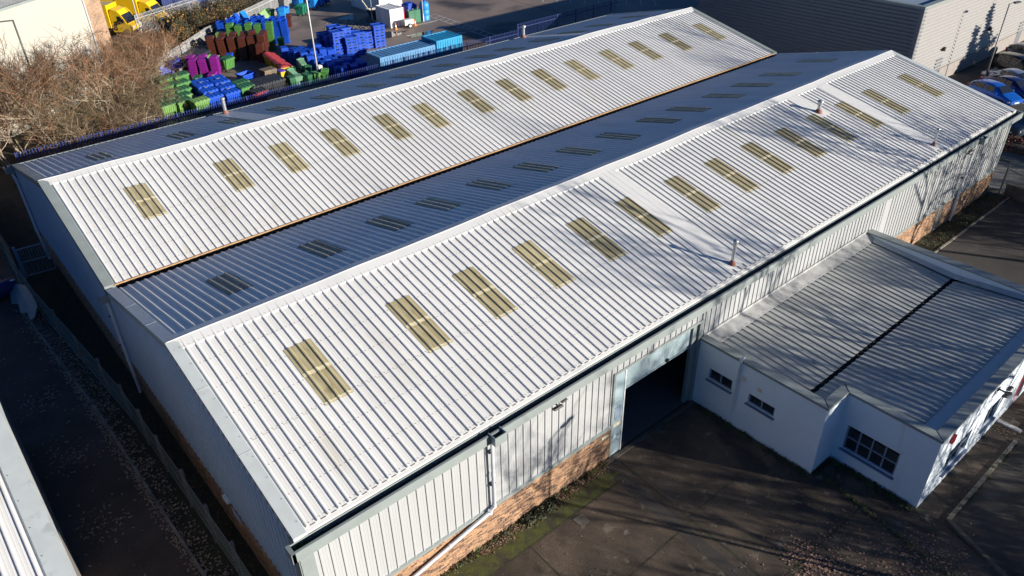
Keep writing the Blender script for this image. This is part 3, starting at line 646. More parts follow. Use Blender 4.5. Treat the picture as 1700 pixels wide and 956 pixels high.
mb.build('roof_slope', [MT['aroof'], MT['screw_and_lap_shade']], an)['label'] = 'lower roof slope behind the front parapet'
mb = MB(); mb.box(18.21,XR-.3,-4.76,-4.48,ZV-.16,ZV-.08); mb.box(18.21,XR-.3,-4.80,-4.76,ZV-.08,ZV-.0)
for i in range(700):
    x = random.uniform(18.25,XR-.35); y = random.uniform(-4.74,-4.50)+random.gauss(0,.01); s_ = random.uniform(.015,.045)
    mb.box(x-s_,x+s_,y-s_,y+s_,ZV-.09,ZV-.05+random.uniform(-.03,.03))
mb.build('valley_gutter', MT['lead'], an)
mb = MB(); mb.add([(18.1,-.07,3.32),(XR-.3,-.07,3.32),(XR-.3,-.62,3.125),(18.1,-.62,3.125),(18.1,-.05,3.42),(XR-.3,-.05,3.42)], [(3,2,1,0),(0,1,5,4)])
for i in range(45): hexdisc(mb, Vector((18.3+i*.3,-.55,3.155)), Vector((0,-.33,.94)), .02, 1)
mb.build('wall_flashing', [mat('dirty_grey_flashing', (.40, .405, .40), .5, var=.25, scale=2.5, spots=[((.24, .24, .225), 3, .58)]), MT['screw_and_lap_shade']], an)
mb = MB(); mb.add([(19.6,-8.42,3.21),(XR-.3,-8.42,3.21),(XR-.3,-8.95,3.30),(19.6,-8.95,3.30)], [(3,2,1,0)]); mb.add([(19.61,-5.5,3.1),(19.61,-8.95,3.32),(19.9,-8.95,3.26),(19.9,-5.5,2.90)],[(0,1,2,3)])
mb.add([(XR-.31,-.1,3.2),(XR-.31,-4.6,2.92),(XR-.68,-4.6,2.86),(XR-.68,-.1,3.16)],[(0,3,2,1)]); mb.add([(XR-.31,-4.6,2.92),(XR-.31,-8.95,3.32),(XR-.68,-8.95,3.27),(XR-.68,-4.6,2.86)],[(0,3,2,1)])
mb.build('edge_flashing', MT['flash_pale'], an)
mb = MB(); mb.tube([(18.0,-2.08,HA+.12),(17.80,-2.08,HA+.1),(17.78,-2.08,HA-.4),(17.78,-2.08,.04)], .055, 12); mb.tube([(17.78,-2.08,2.4),(17.78,-2.08,2.5)], .066, 12); mb.build('downpipe', MT['pipe'], an)
mb = MB(); mb.box(17.87,17.9,-2.4,-2.22,2.5,2.68); mb.build('wall_vent', MT['cream_sign'], an)
mb = MB(); mb.box(17.87,17.9,-3.12,-2.94,2.4,2.58); mb.build('wall_vent', MT['cream_sign'], an)
mb = MB(); mb.box(20.2,20.45,-9.36,-9.262,2.72,3.0); mb.bar((20.2,-9.31,3.0),(20.45,-9.31,3.0),.08,.05); mb.build('alarm_box', MT['red'], an)
flood(24.1, -9.27, 2.95, an)
mb = MB(); mb.prism([(18.0,-.1),(18.0,-5.6),(19.45,-5.6),(19.45,-8.9),(XR-.4,-8.9),(XR-.4,-.1)],2.35,2.4); mb.build('ceiling', MT['dark'], an)

# ================================================================== OTHER BUILDINGS
MT['stone'] = mat('grey_block_plinth', (.22, .20, .19), .9, var=.15, scale=2)
nb = thing('neighbouring_building', 'white ribbed metal roof with grey verge flashing cut by the lower left frame', 'building', (-20, 8.3, 0))
nx = -4.9
for face in ('front', 'back'):
    sl = S[(face, 0)]; _, _, o, v, ln = sl; n = U.cross(v) if v.y > 0 else v.cross(U)
    mb = MB(); mb.sheet(o+U*(-40), U, v, n, 40+nx-.45, ln); mb.build('roof_slope', MT['roof'], nb)
    mb = MB(); ya, yr = o.y-.03, W/2; P = lambda x, y, dn: Vector((x, y, o.z+v.z*(y-o.y)/v.y+dn))
    vs = [P(nx+.10,ya,-.5),P(nx+.04,ya,.06),P(nx-.46,ya,.055),P(nx-.5,ya,.0),P(nx+.10,yr,-.5),P(nx+.04,yr,.06),P(nx-.46,yr,.055),P(nx-.5,yr,.0)]
    mb.add(vs, [(q,4+q,5+q,q+1) for q in range(3)])
    for i in range(9): hexdisc(mb, P(nx-.38, ya+(yr-ya)*(i+.5)/9, .062), Vector((0,0,1)), .018, 1)
    mb.build('verge_flashing', [MT['flash_pale'], MT['screw_and_lap_shade']], nb, recalc=True)
mb = MB(); mb.prism([(-40,.0),(nx-.02,.0),(nx-.02,W),(-40,W)], 0, HE-.15); mb.add([(nx-.02,0,HE-.15),(nx-.02,W,HE-.15),(nx-.02,W/2,HR-.1)],[(0,1,2)]); mb.build('wall', MT['stone'], nb)
mb = MB(); mb.box(-40,nx,-.62,-.58,HE-.36,HE); mb.box(-40,nx,-.6,-.25,HE-.36,HE-.25,1); mb.build('gutter', [MT['flash'], MT['gutter_in']], nb)

# modern shed: horizontal ribbed cladding
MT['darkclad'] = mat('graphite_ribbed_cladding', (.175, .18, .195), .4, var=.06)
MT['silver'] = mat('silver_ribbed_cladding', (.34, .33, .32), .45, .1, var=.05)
MT['stone'] = mat('grey_block_plinth', (.30, .27, .25), .9, var=.15, scale=2)
MT['bigroof'] = mat('blue_grey_membrane', (.22, .28, .35), .45, var=.1)
bb = thing('industrial_shed', 'large flat-topped shed with horizontally ribbed dark side and silver front behind the warehouse', 'building', (80, 23, 0))
X1, Y1, Y2, HB = 61., 12.2, 33.9, 7.42
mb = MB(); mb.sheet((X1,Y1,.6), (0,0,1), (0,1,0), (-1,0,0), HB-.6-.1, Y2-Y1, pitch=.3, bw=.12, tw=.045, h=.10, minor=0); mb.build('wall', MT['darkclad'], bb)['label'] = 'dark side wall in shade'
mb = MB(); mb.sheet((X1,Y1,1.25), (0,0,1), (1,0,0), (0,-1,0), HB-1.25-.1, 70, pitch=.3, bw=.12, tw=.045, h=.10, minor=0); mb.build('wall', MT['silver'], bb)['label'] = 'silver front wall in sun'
mb = MB(); mb.box(X1-.08,X1+.5,Y1-.08,Y1,0,HB-.1); mb.box(X1-.08,X1,Y1,Y1+.25,0,HB-.1); mb.build('corner_trim', MT['darkclad'], bb)
mb = MB(); mb.box(X1+.5,131,Y1-.06,Y1+.2,0,1.22); mb.box(X1-.06,X1+.2,Y1+.25,Y2,0,.6); mb.build('plinth', MT['stone'], bb)
mb = MB(); mb.box(X1-.12,131,Y1-.12,Y1+.35,HB-.1,HB+.05); mb.box(X1-.12,X1+.35,Y1+.35,Y2,HB-.1,HB+.05); mb.box(X1-.12,131,Y2,Y2+.35,HB-.1,HB+.05); mb.build('parapet_capping', MT['flash'], bb)
mb = MB(); mb.add([(X1+.3,Y1+.3,HB-.35),(131,Y1+.3,HB-.35),(131,(Y1+Y2)/2,HB+.5),(X1+2,(Y1+Y2)/2,HB+.5),(131,Y2,HB-.35),(X1+.3,Y2,HB-.35)], [(0,1,2,3),(3,2,4,5),(0,3,5)]); mb.build('roof', MT['bigroof'], bb)
for i in range(4):
    mb = MB(); x = X1+6+8*i; mb.add([(x,Y1+3,HB+.03),(x+1.6,Y1+3,HB+.03),(x+1.6,Y1+8.5,HB+.4),(x,Y1+8.5,HB+.4)], [(0,1,2,3)]); mb.build('rooflight', MT['flash_pale'], bb)
for x in (66.5,75.8,): mb = MB(); mb.box(x,x+.3,Y1-.28,Y1-.06,3.0,3.25); mb.box(x+.06,x+.24,Y1-.3,Y1-.1,2.93,3.0); mb.build('wall_light', MT['black'], bb)
mb = MB(); mb.box(66.1,67.3,Y1-.08,Y1-.055,.05,2.2); d_ = mb.build('fire_door', MT['darkclad'], bb)
mb = MB(); mb.box(67.05,67.15,Y1-.14,Y1-.08,1.0,1.1); mb.build('handle', MT['steel'], d_)
mb = MB(); mb.box(84.,85.1,Y1-.08,Y1-.055,.05,2.2); mb.build('fire_door', MT['darkclad'], bb)
mb = MB(); mb.box(X1,131,Y2,Y2+.1,0,HB-.1); mb.build('rear_wall', MT['darkclad'], bb)

cb = thing('cream_building', 'cream rendered building with brick end pier and grey roof behind bare trees', 'building', (-10, 62, 0))
CH = 9.2; cb.location = (1.2, 54., 0); cb.rotation_euler = (0, 0, R(38)); OFF[cb.name] = Vector((0, 0, 0))    # local x runs along the front
mb = MB(); mb.box(-14,14.0,0,22,0,CH); mb.build('wall', MT['cream'], cb)
mb = MB(); mb.box(14.0,16.,-.06,22,0,CH+.3); mb.build('brick_pier', MT['brick2'], cb)
mb = MB(); mb.tube([(13.9,-.08,CH-.1),(13.9,-.08,.05)], .06, 8); mb.build('downpipe', MT['pipe'], cb)
mb = MB(); mb.sheet((-14,-.3,CH-.02), U, (0,.985,.17), (0,-.17,.985), 28, 13, h=.05, bw=.08, tw=.04, minor=0); mb.build('roof', MT['aroof'], cb)
mb = MB(); mb.box(-14,13.98,-.45,-.25,CH-.22,CH-.03); mb.build('gutter', MT['flash'], cb)

# ================================================================== FENCES, GATE, POSTS
MT['bluefence'] = mat('navy_blue_painted_steel', (.03, .05, .19), .5, var=.2)
def palisade(name, label, pts, H, mt, pitch=.19, gap=2.75, zoff=0):
    t = thing(name, label, 'fence', (*pts[0], 0))
    pal = MB(); rail = MB()
    for (xa, ya), (xb, yb) in zip(pts[:-1], pts[1:]):
        a, b = Vector((xa,ya,0)), Vector((xb,yb,0)); d = b-a; ln = d.length; d.normalize(); p = Vector((-d.y,d.x,0)); n = int(ln/pitch)
        for i in range(n):
            c = a+d*(i+.5)*pitch; hw = .028; e = p*.016
            vs = []
            for z in (.08, H-.16): vs += [c-d*hw+Vector((0,0,z)), c+e*-1.4+Vector((0,0,z)), c+d*hw+Vector((0,0,z))]
            vs += [c-d*(hw+.02)+Vector((0,0,H-.02)), c-e*1.4+Vector((0,0,H+.03)), c+d*(hw+.02)+Vector((0,0,H-.02))]
            pal.add(vs, [(0,1,4,3),(1,2,5,4),(3,4,7,6),(4,5,8,7)])
        for z in (.4, H-.4): rail.bar(a+p*.03+Vector((0,0,z)), b+p*.03+Vector((0,0,z)), .04, .06)
        m = int(ln/gap)
        for i in range(m+1):
            c = a+d*min(i*gap, ln); q = MB(); q.bar(c+p*.08, c+p*.08+Vector((0,0,H)), .1, .06, up=tuple(d)); q.build('post', mt, t)
    pal.build('pales', mt, t); rail.build('rails', mt, t)
    return t
palisade('palisade_fence', 'navy blue spiked palisade fence running along the back of the warehouse', [(1.3,44.1),(46.,44.1)], 2.5, MT['bluefence'])
palisade('palisade_fence', 'taller dark blue palisade fence continuing past the rear flue', [(46.2,44.2),(61,44.6)], 3.0, MT['bluefence'])
palisade('palisade_fence', 'pale galvanised palisade fence along the bin yard edge', [(14.5,58.2),(24.,68.),(36.5,77.2),(50,88)], 2.3, MT['zinc'])
palisade('palisade_fence', 'pale galvanised palisade fence in front of the yellow lorries', [(20.2,78.4),(30.5,83.5),(40,90)], 2.4, MT['zinc'])
# chain link fence by the alley
MT['wire'] = mat('green_grey_wire', (.34, .42, .41), .5, .3, var=.2)
MT['cpost'] = mat('weathered_concrete_post', (.20, .20, .19), .9, var=.3, scale=4)
def chainlink(name, label, pts, H, posts, mesh_p=.075, wd=.008):
    t = thing(name, label, 'fence', (*pts[0], 0)); m = MB()
    for (xa, ya), (xb, yb) in zip(pts[:-1], pts[1:]):
        a, b = Vector((xa,ya,0)), Vector((xb,yb,0)); d = b-a; ln = d.length; d.normalize(); n = int(ln/mesh_p); hd = H
        p = Vector((-d.y,d.x,0))
        for i in range(-int(hd/mesh_p), n):
            for sg in (1, -1):
                s0, s1 = i*mesh_p, i*mesh_p+hd; z0, z1 = (0, hd) if sg > 0 else (hd, 0)
                if s0 < 0: z0 += (z1-z0)*(-s0)/hd; s0 = 0
                if s1 > ln: z1 -= (z1-z0)*(s1-ln)/(s1-s0) if s1 > s0 else 0; s1 = ln
                if s1-s0 < .02: continue
                w2 = Vector((0,0,wd)); q0, q1 = a+d*s0+Vector((0,0,z0+.06)), a+d*s1+Vector((0,0,z1+.06))
                m.add([q0-w2, q1-w2, q1+w2, q0+w2], [(0,1,2,3)])
        for z in (.1, H/2, H+.05): m.bar(a+Vector((0,0,z)), b+Vector((0,0,z)), .012, .012)
    m.build('wire_mesh', MT['wire'], t)
    for i, (x, y) in enumerate(posts):
        q = MB(); q.bar((x,y,0),(x+random.uniform(-.06,.06),y,H+.22),.11,.11); q.build('post', MT['cpost'], t)
    return t
chainlink('chain_link_fence', 'sagging chain link fence on concrete posts along the shaded alley', [(-2.1,32.3),(-1.9,26),(-1.4,20),(-1.0,15),(-.9,11),(-.85,8.6),(-.82,6.4),(-.78,4.2),(-.75,-3)], 1.7,
    [(-2.1,31.9),(-2.0,28.8),(-1.9,26),(-1.65,23),(-1.4,20),(-1.2,17.6),(-1.0,15.1),(-.95,13),(-.9,11),(-.85,8.6),(-.82,6.4),(-.78,4.3),(-.76,2),(-.75,-.4)])
MT['concpanel'] = mat('mossy_concrete_base_panel', (.13, .12, .095), .9, var=.4, scale=3)
pn = MB(); pn.bar((-1.9,44,.55),(-1.78,32.4,.55),.08,1.5); tag(pn.build('panel_fence', MT['concpanel']), 'pale concrete panel fence beyond the blue gate in shade', 'fence')
# gate
MT['gate'] = mat('blue_grey_gate_steel', (.20, .30, .40), .45, var=.1)
gt = thing('metal_gate', 'blue grey tubular steel gate between chain link fence and warehouse', 'gate', (-1.6,30.9,0))
q = MB()
for z in (.12, .98, 1.8): q.bar((-1.6,30.9,z),(-.12,30.75,z),.05,.05)
q.bar((-1.6,30.9,.1),(-1.6,30.9,1.82),.06,.06); q.bar((-.14,30.75,.1),(-.14,30.75,1.82),.06,.06); q.build('gate_frame', MT['gate'], gt)
q = MB()
for i in range(1, 11): t = i/11; q.tube([(-1.6+1.46*t,30.9-.15*t,.12),(-1.6+1.46*t,30.9-.15*t,1.8)], .013, 6)
q.build('bars', MT['gate'], gt)
q = MB(); q.box(-1.75,-1.62,30.84,30.97,0,2.0); q.build('gate_post', MT['gate'], gt)
MT['navyplastic'] = mat('navy_plastic_drum', (.015, .02, .12), .4, var=.2)
dr = thing('plastic_drum', 'navy blue plastic drum lying in the shade left of the gate', 'drum', (-3.0,29.6,0))
q = MB(); q.tube([(-3.9,29.3,.5),(-3.6,29.35,.5),(-2.6,29.6,.5),(-2.3,29.65,.5)], [.38,.45,.45,.38], 18); q.build('body', MT['navyplastic'], dr)
q = MB(); q.bar((-2.5,29.35,.93),(-2.3,29.4,.9),.16,.01); q.build('sticker', MT['white'], dr)
q = MB(); random.seed(2)
pts = [(-2.75,29.2),(-2.35,29.3),(-2.0,28.3),(-1.95,27.),(-2.0,25.6),(-2.3,25.1),(-2.55,25.3),(-2.5,26.2),(-2.75,26.7),(-2.65,27.6),(-2.9,28.2)]
n_ = len(pts); vs = [(x,y,.30+.9*(x+2.75)+random.uniform(-.05,.05)) for x, y in pts]; vs2 = [(a,b,c+.02) for a,b,c in vs]
q.add(vs+vs2, [tuple(range(n_))[::-1], tuple(range(n_,2*n_))]+[(i,(i+1)%n_,n_+(i+1)%n_,n_+i) for i in range(n_)])
MT['sheet'] = mat('dirty_pale_plastic', (.19, .23, .25), .6, var=.25, scale=2)
tag(q.build('torn_panel', MT['sheet']), 'torn pale grey plastic sheet leaning on the chain link fence', 'sheet')
# retaining wall and stub fence right of the warehouse
q = MB(); q.box(48.25,48.6,-40,-.9,0,.75); q.box(48.2,48.65,-40,-.88,.75,.86); tag(q.build('retaining_wall', MT['kerb_dark']), 'low dark concrete wall with a coping at the warehouse far corner', 'wall')
fp = thing('fence_post', 'grey strutted post with thin cross wires by the warehouse far corner', 'post', (48.4,-.6,0))
q = MB(); q.bar((48.45,-.6,0),(48.45,-.6,2.0),.09,.09); q.build('post', MT['cpost'], fp)
q = MB(); q.bar((48.5,-.7,1.7),(49.6,-2.4,.86),.07,.07); q.build('strut', MT['cpost'], fp)
ch2 = chainlink('chain_link_fence', 'short chain link fence on the low concrete wall at the far corner', [(48.45,-.6),(48.45,-14)], 1.3, [(48.45,-5),(48.45,-9.5)], wd=.005)
for o in list(kids(ch2)):
    o.location.z += .86
# lamp posts
MT['lamp'] = mat('grey_lamp_column', (.30, .32, .33), .4, .4, var=.1)
MT['lampdark'] = mat('dark_lamp_column', (.09, .095, .10), .4, .3, var=.1)
def lamp(x, y, h, r, label, arm=None, mt=None, head=True, rot=0, box=None):
    mt = mt or MT['lamp']
    t = thing('lamp_post', label, 'lamp post', (x,y,0))
    q = MB(); q.tube([(x,y,0),(x,y,1.0),(x,y,1.01),(x,y,h)], [r*1.5,r*1.5,r,r*.7], 10); q.build('column', mt, t)
    c, s_ = math.cos(rot), math.sin(rot)
    if arm:
        q = MB(); q.tube([(x,y,h-.02),(x+c*arm,y+s_*arm,h+.06)], r*.6, 8); q.build('arm', mt, t)
    a = arm or 0
    if head:
        q = MB(); q.bar((x+c*a,y+s_*a,h+.05),(x+c*(a+.6),y+s_*(a+.6),h+.07),.28,.1); q.bar((x+c*(a+.05),y+s_*(a+.05),h-.02),(x+c*(a+.5),y+s_*(a+.5),h),.2,.04); q.build('lamp_head', mt, t)
    if box:
        q = MB(); q.box(x+.06,x+.42,y-.2,y+.2,box-.16,box+.16); q.tube([(x-.0,y,box),(x+.2,y,box)],.05,8); q.build('floodlight', MT['white'], t)
    return t
lamp(65.9,26.8,5.0,.06,'slim lamp post against the dark ribbed side of the shed',.5,MT['lampdark'],rot=2.6)
lamp(70.6,9.4,6.6,.065,'dark lamp post standing by the blue hatchback in the car park',.5,MT['lampdark'],rot=-.4)
lamp(27.3,50.6,11,.075,'tall pale lamp post rising out of the green and blue bins',.6,MT['zinc'],rot=1.,box=1.3)
lamp(20.9,80.2,9,.07,'pale lamp post in front of the yellow box lorry',.6,MT['zinc'],rot=2.)
lamp(31.3,79.4,9,.06,'slim grey lamp post beyond the bramble bank',.5,MT['lamp'],rot=1.)
lamp(5.2,53.0,8.95,.09,'dark lamp post with a long arm before the cream wall',1.6,MT['lampdark'],rot=math.pi)
lamp(46.6,61.4,9,.06,'pale pole beside the blue tank in the yard',.5,MT['zinc'],rot=0)
lamp(42.9,66.5,9,.07,'grey pole at the corner of the white cabin',.5,MT['lamp'],rot=2.)
lamp(18.,-14.2,7.5,.06,'lamp post at the edge of the forecourt',.6,MT['lamp'],rot=1.2)

# ================================================================== BINS AND YARD THINGS
def plastic(name, c, rough=.5): return mat(name, c, rough, var=.16, scale=1.5)
PB = {'brown': plastic('brown_plastic', (.095,.024,.013)), 'purple': plastic('purple_plastic', (.24,.014,.24)), 'green': plastic('green_plastic', (.075,.23,.05)),
      'dkgreen': plastic('dark_green_plastic', (.028,.12,.055)), 'blue': plastic('blue_plastic', (.004,.07,.50)), 'sky': plastic('sky_blue_plastic', (.02,.27,.75)),
      'black': plastic('black_plastic', (.03,.033,.04)), 'yellow': plastic('yellow_plastic', (.55,.42,.02)), 'redlid': plastic('dull_red_plastic', (.40,.05,.06)), 'violet': plastic('violet_plastic', (.12,.06,.40)),
      'lime': plastic('faded_lime_plastic', (.15,.30,.08)), 'teal': plastic('teal_green_plastic', (.015,.22,.13)), 'sage': plastic('faded_green_plastic', (.16,.33,.20))}
def bin_body(mb, w0=.52, d0=.60, w1=.60, d1=.80, h=1.02, mi=0, wheels=True):
    a = [(-w0/2,-d0/2,.05),(w0/2,-d0/2,.05),(w0/2,d0/2,.05),(-w0/2,d0/2,.05)]; b = [(-w1/2,-d1/2,h),(w1/2,-d1/2,h),(w1/2,d1/2,h),(-w1/2,d1/2,h)]
    c = [(x*.9,y*.9,h) for x,y,z in b]; d = [(x*.86,y*.86,h-.25) for x,y,z in b]
    mb.add(a+b+c+d, [(3,2,1,0),(0,1,5,4),(1,2,6,5),(2,3,7,6),(3,0,4,7),(4,5,9,8),(5,6,10,9),(6,7,11,10),(7,4,8,11),(8,9,13,12),(9,10,14,13),(10,11,15,14),(11,8,12,15),(12,13,14,15)], mi)
    e = .05
    for q in ((-w1/2-e,w1/2+e,-d1/2-e,-d1/2+.004),(-w1/2-e,w1/2+e,d1/2-.004,d1/2+e),(-w1/2-e,-w1/2+.004,-d1/2,d1/2),(w1/2-.004,w1/2+e,-d1/2,d1/2)): mb.box(*q, h-.075, h+.006, mi)
    mb.tube([(-w1/2+.05,d1/2+.08,h-.02),(w1/2-.05,d1/2+.08,h-.02)], .018, 6, mi); mb.box(-.2,-.16,d1/2,d1/2+.09,h-.05,h,mi); mb.box(.16,.2,d1/2,d1/2+.09,h-.05,h,mi)
    if wheels:
        for x in (-w0/2-.03, w0/2-.02): mb.tube([(x,d0/2+.02,.1),(x+.05,d0/2+.02,.1)], .1, 10, 1)
def bin_lid(mb, w1=.69, d1=.90, h=1.03, mi=0):
    z = h
    mb.add([(-w1/2,-d1/2,z),(w1/2,-d1/2,z),(w1/2,d1/2,z),(-w1/2,d1/2,z),(-w1/2+.04,-d1/2+.05,z+.06),(w1/2-.04,-d1/2+.05,z+.06),(w1/2-.04,d1/2-.05,z+.08),(-w1/2+.04,d1/2-.05,z+.08)],
           [(0,1,5,4),(1,2,6,5),(2,3,7,6),(3,0,4,7),(4,5,6,7)], mi)
    mb.box(-.15,.15,-d1/2-.03,-d1/2+.01,z-.02,z+.03,mi)
TPL = {}
def tpl(kind, col):
    if (kind, col) in TPL: return TPL[(kind, col)]
    mb = MB()
    bin_body(mb)
    if kind == 'closed': bin_lid(mb)
    o = mb.build('wheelie_bin', [PB[col], MT['rubber']]); me = o.data; bpy.data.objects.remove(o)
    TPL[(kind, col)] = me; return me
RG = R(-34); RU = Vector((math.cos(RG), math.sin(RG), 0)); RW = Vector((-math.sin(RG), math.cos(RG), 0))
NB = 0
def binobj(kind, col, loc, rot, label, group, tilt=(0,0)):
    o = bpy.data.objects.new('wheelie_bin', tpl(kind, col)); COL.objects.link(o); o.location = loc; o.rotation_euler = (tilt[0], tilt[1], rot)
    return tag(o, label, 'bin', group)
CN = {'brown':'brown','purple':'purple','green':'green','blue':'blue','sky':'sky blue','black':'black','lime':'pale green','dkgreen':'dark green','teal':'teal green','sage':'faded green','yellow':'yellow'}
REST = []
def stack(x, y, n, col, desc, rot=RG, step=.155, lean=.012, lid=True, single=99):
    """a stack of nested bins; the upper `single` ones are objects of their own, hidden lower ones join the rest"""
    lx, ly = random.uniform(-lean,lean), random.uniform(-lean,lean)
    grp = f'bins of the {desc}'
    for k in range(n):
        top = k == n-1; loc = (x+lx*k, y+ly*k, step*k); rz = rot+random.uniform(-.04,.04)
        if n-1-k >= single: REST.append((tpl('open', col), col, loc, rz)); continue
        lab = f'topmost {CN[col]} bin of the {desc}' if top and n > 1 else (f'bottom {CN[col]} bin of the {desc}' if k == 0 and n > 1 else (f'nested {CN[col]} bin inside the {desc}' if n > 1 else f'{CN[col]} wheelie bin, {desc}'))
        binobj('closed' if (top and lid) else 'open', col, loc, rz, lab, grp if n > 1 else None)
random.seed(21)
ORD = ['leftmost','second from left','third from left','fourth from left','fifth from left','sixth from left','seventh from left','eighth from left','rightmost']
def row(x, y, cnt, spacing, n, col, rowname, jitter=2, lid=True, single=99):
    """cnt stacks from the right end (x,y) going up-left along the row; labelled from the left"""
    for i in range(cnt):
        p = Vector((x,y,0)) - RU*spacing*i; idx = cnt-1-i
        nm = 'rightmost' if i == 0 else ORD[idx]
        stack(p.x+random.uniform(-.04,.04), p.y+random.uniform(-.04,.04), max(2, n+random.randint(-jitter, 0)), col, f'{nm} stack in the {rowname}', lid=lid, single=single)
row(26.75,60.75, 6,.98,10,'brown','front brown row',1)
q = Vector((26.75,60.75,0))+RW*1.05; row(q.x,q.y, 5,.98,11,'brown','back brown row',1,single=2)
stack(26.05,59.95, 6,'brown','short brown stack before the brown rows')
row(28.85,63.4, 5,.98,12,'green','tall green row',1,single=8)
q = Vector((28.85,63.4,0))-RU*5+RW*.1; stack(q.x,q.y,7,'lime','tilting pale green stack',single=3)
stack(29.75,63.1, 1,'green','single one standing right of the tall green row')
row(31.1,64.6, 8,.92,12,'blue','front tall blue row',2,lid=False,single=3)
q = Vector((30.6,64.6,0))+RW*1.0; row(q.x,q.y, 6,.95,12,'blue','back tall blue row',3,lid=False,single=1)
row(20.4,57.2, 3,.98,9,'purple','front purple row',1)
q = Vector((20.1,57.4,0))+RW*1.05; row(q.x,q.y, 3,1.0,9,'purple','back purple row',3,single=2)
stack(19.75,56.55,1,'purple','single one standing before the purple stacks')
stack(18.35,56.6,1,'dkgreen','single one beside the purple stacks')
stack(23.35,61.3,1,'blue','single one half hidden behind the large green container')
stack(34.4,70.7,3,'brown','brown stack beyond the tall blue row',single=1)
for i in range(3): binobj('closed' if i == 2 else 'open','sky' if i else 'blue',(33.6,70.2,0.118*i+1.0*(i > 0)),RG,['blue wheelie bin under the sky blue ones beyond the tall blue row','lower sky blue bin stacked beyond the tall blue row','upper sky blue bin stacked beyond the tall blue row'][i],'sky blue bins beyond the tall blue row')
# small stacks in the low blue block: columns along x, rows towards the fence
random.seed(5)
CNM = ['left','second','third','right hand']
for c in range(4):
    for r in range(10):
        x = 27.55+.80*c+.22*r*.9+.1*c; y = 57.6-.93*r-.12*c
        n = random.choice((3,4,5)) if r < 5 else random.choice((1,2,3))
        if r in (4,5) and c > 1: n = 1
        rn = ['back','second','third','fourth','fifth','sixth','seventh','eighth','ninth','front'][r]
        if x > 31.7: continue
        stack(x+random.uniform(-.05,.05), y, n, 'blue', f'{CNM[c]} column, {rn} row of the low blue block', rot=R(-14), lid=True, single=1)
# heap of loose green bins near the lamp post
heap = [(25.2,50.4,0,(0,0),0,'sage','upright faded green bin with a pale rim nearest the black lids'),(26.0,50.3,0,(.1,0),.5,'dkgreen','upright dark green bin second along the blue fence'),(26.7,50.1,0,(0,.1),.2,'green','mossy green bin at the foot of the lamp post'),
 (27.6,50.0,.1,(.06,.1),-.3,'green','tall mossy green bin right of the lamp post'),(25.6,51.6,.5,(-1.3,0),.4,'sage','faded green bin lying on its back in the heap'),(26.6,51.3,.5,(-1.2,.2),-.2,'dkgreen','dark green bin lying across the middle of the heap'),
 (26.9,52.4,1.0,(-1.4,0),.1,'sage','pale green bin lying highest on the heap'),(25.9,53.,0,(0,0),.1,'dkgreen','dark green bin standing behind the heap'),(24.6,50.5,0,(0,0),.2,'dkgreen','dark shaded green bin beside the pallet stack')]
for x, y, z, tl, rz, c, lab in heap: binobj('closed', c, (x,y,z), RG*.4+rz, lab, None, tl)
random.seed(8)
lie = [(15.2,58.6),(16.0,58.3),(16.8,58.9),(15.6,59.6),(16.5,60.0),(17.3,59.9),(15.9,61.0),(16.9,61.2),(17.5,60.9),(15.0,59.9)]
WHERE = ['nearest the green pile','second from the twigs','touching the purple stacks','in the middle of the heap','under the purple rims','beside the galvanised fence','at the fence end','propped on the fence','topmost of the heap','deepest in the twigs']
for i, (x, y) in enumerate(lie):
    binobj('open','blue',(x,y,.35+.5*(i%3)),random.uniform(0,6),f'toppled blue bin {WHERE[i]}','toppled blue bins beside the twigs',(random.choice((-1.3,-1.5,1.4)),random.uniform(-.3,.3)))
for i, (x, y, z, tl, lab) in enumerate([(28.6,68.2,2.2,(-1.2,0),'sky blue bin toppled on top of the tall blue rows'),(27.2,69.2,2.1,(1.1,.2),'blue bin toppled at the fence end of the tall blue rows'),(26.6,69.8,0,(-.5,0),'green bin leaning at the fence behind the tall blue rows'),(31.8,70.2,1.4,(-.5,.4),'pale green bin tipped up behind the tall blue rows'),(30.8,70.6,.6,(.2,0),'dark green bin behind the tall blue rows')]):
    binobj('closed',['sky','blue','green','lime','dkgreen'][i],(x,y,z),.5*i,lab,None,tl)
mbr = MB(); cols = sorted({c for _, c, _, _ in REST})
for me, c, loc, rz in REST:
    Mx = Matrix.Translation(loc) @ Matrix.Rotation(rz, 4, 'Z'); mbr.add([Mx @ v.co for v in me.vertices], [tuple(p.vertices) for p in me.polygons], cols.index(c))
tag(mbr.build('wheelie_bins', [PB[c] for c in cols]), 'nested wheelie bins half hidden inside the rear and lower stacks', 'bins', kind='stuff')
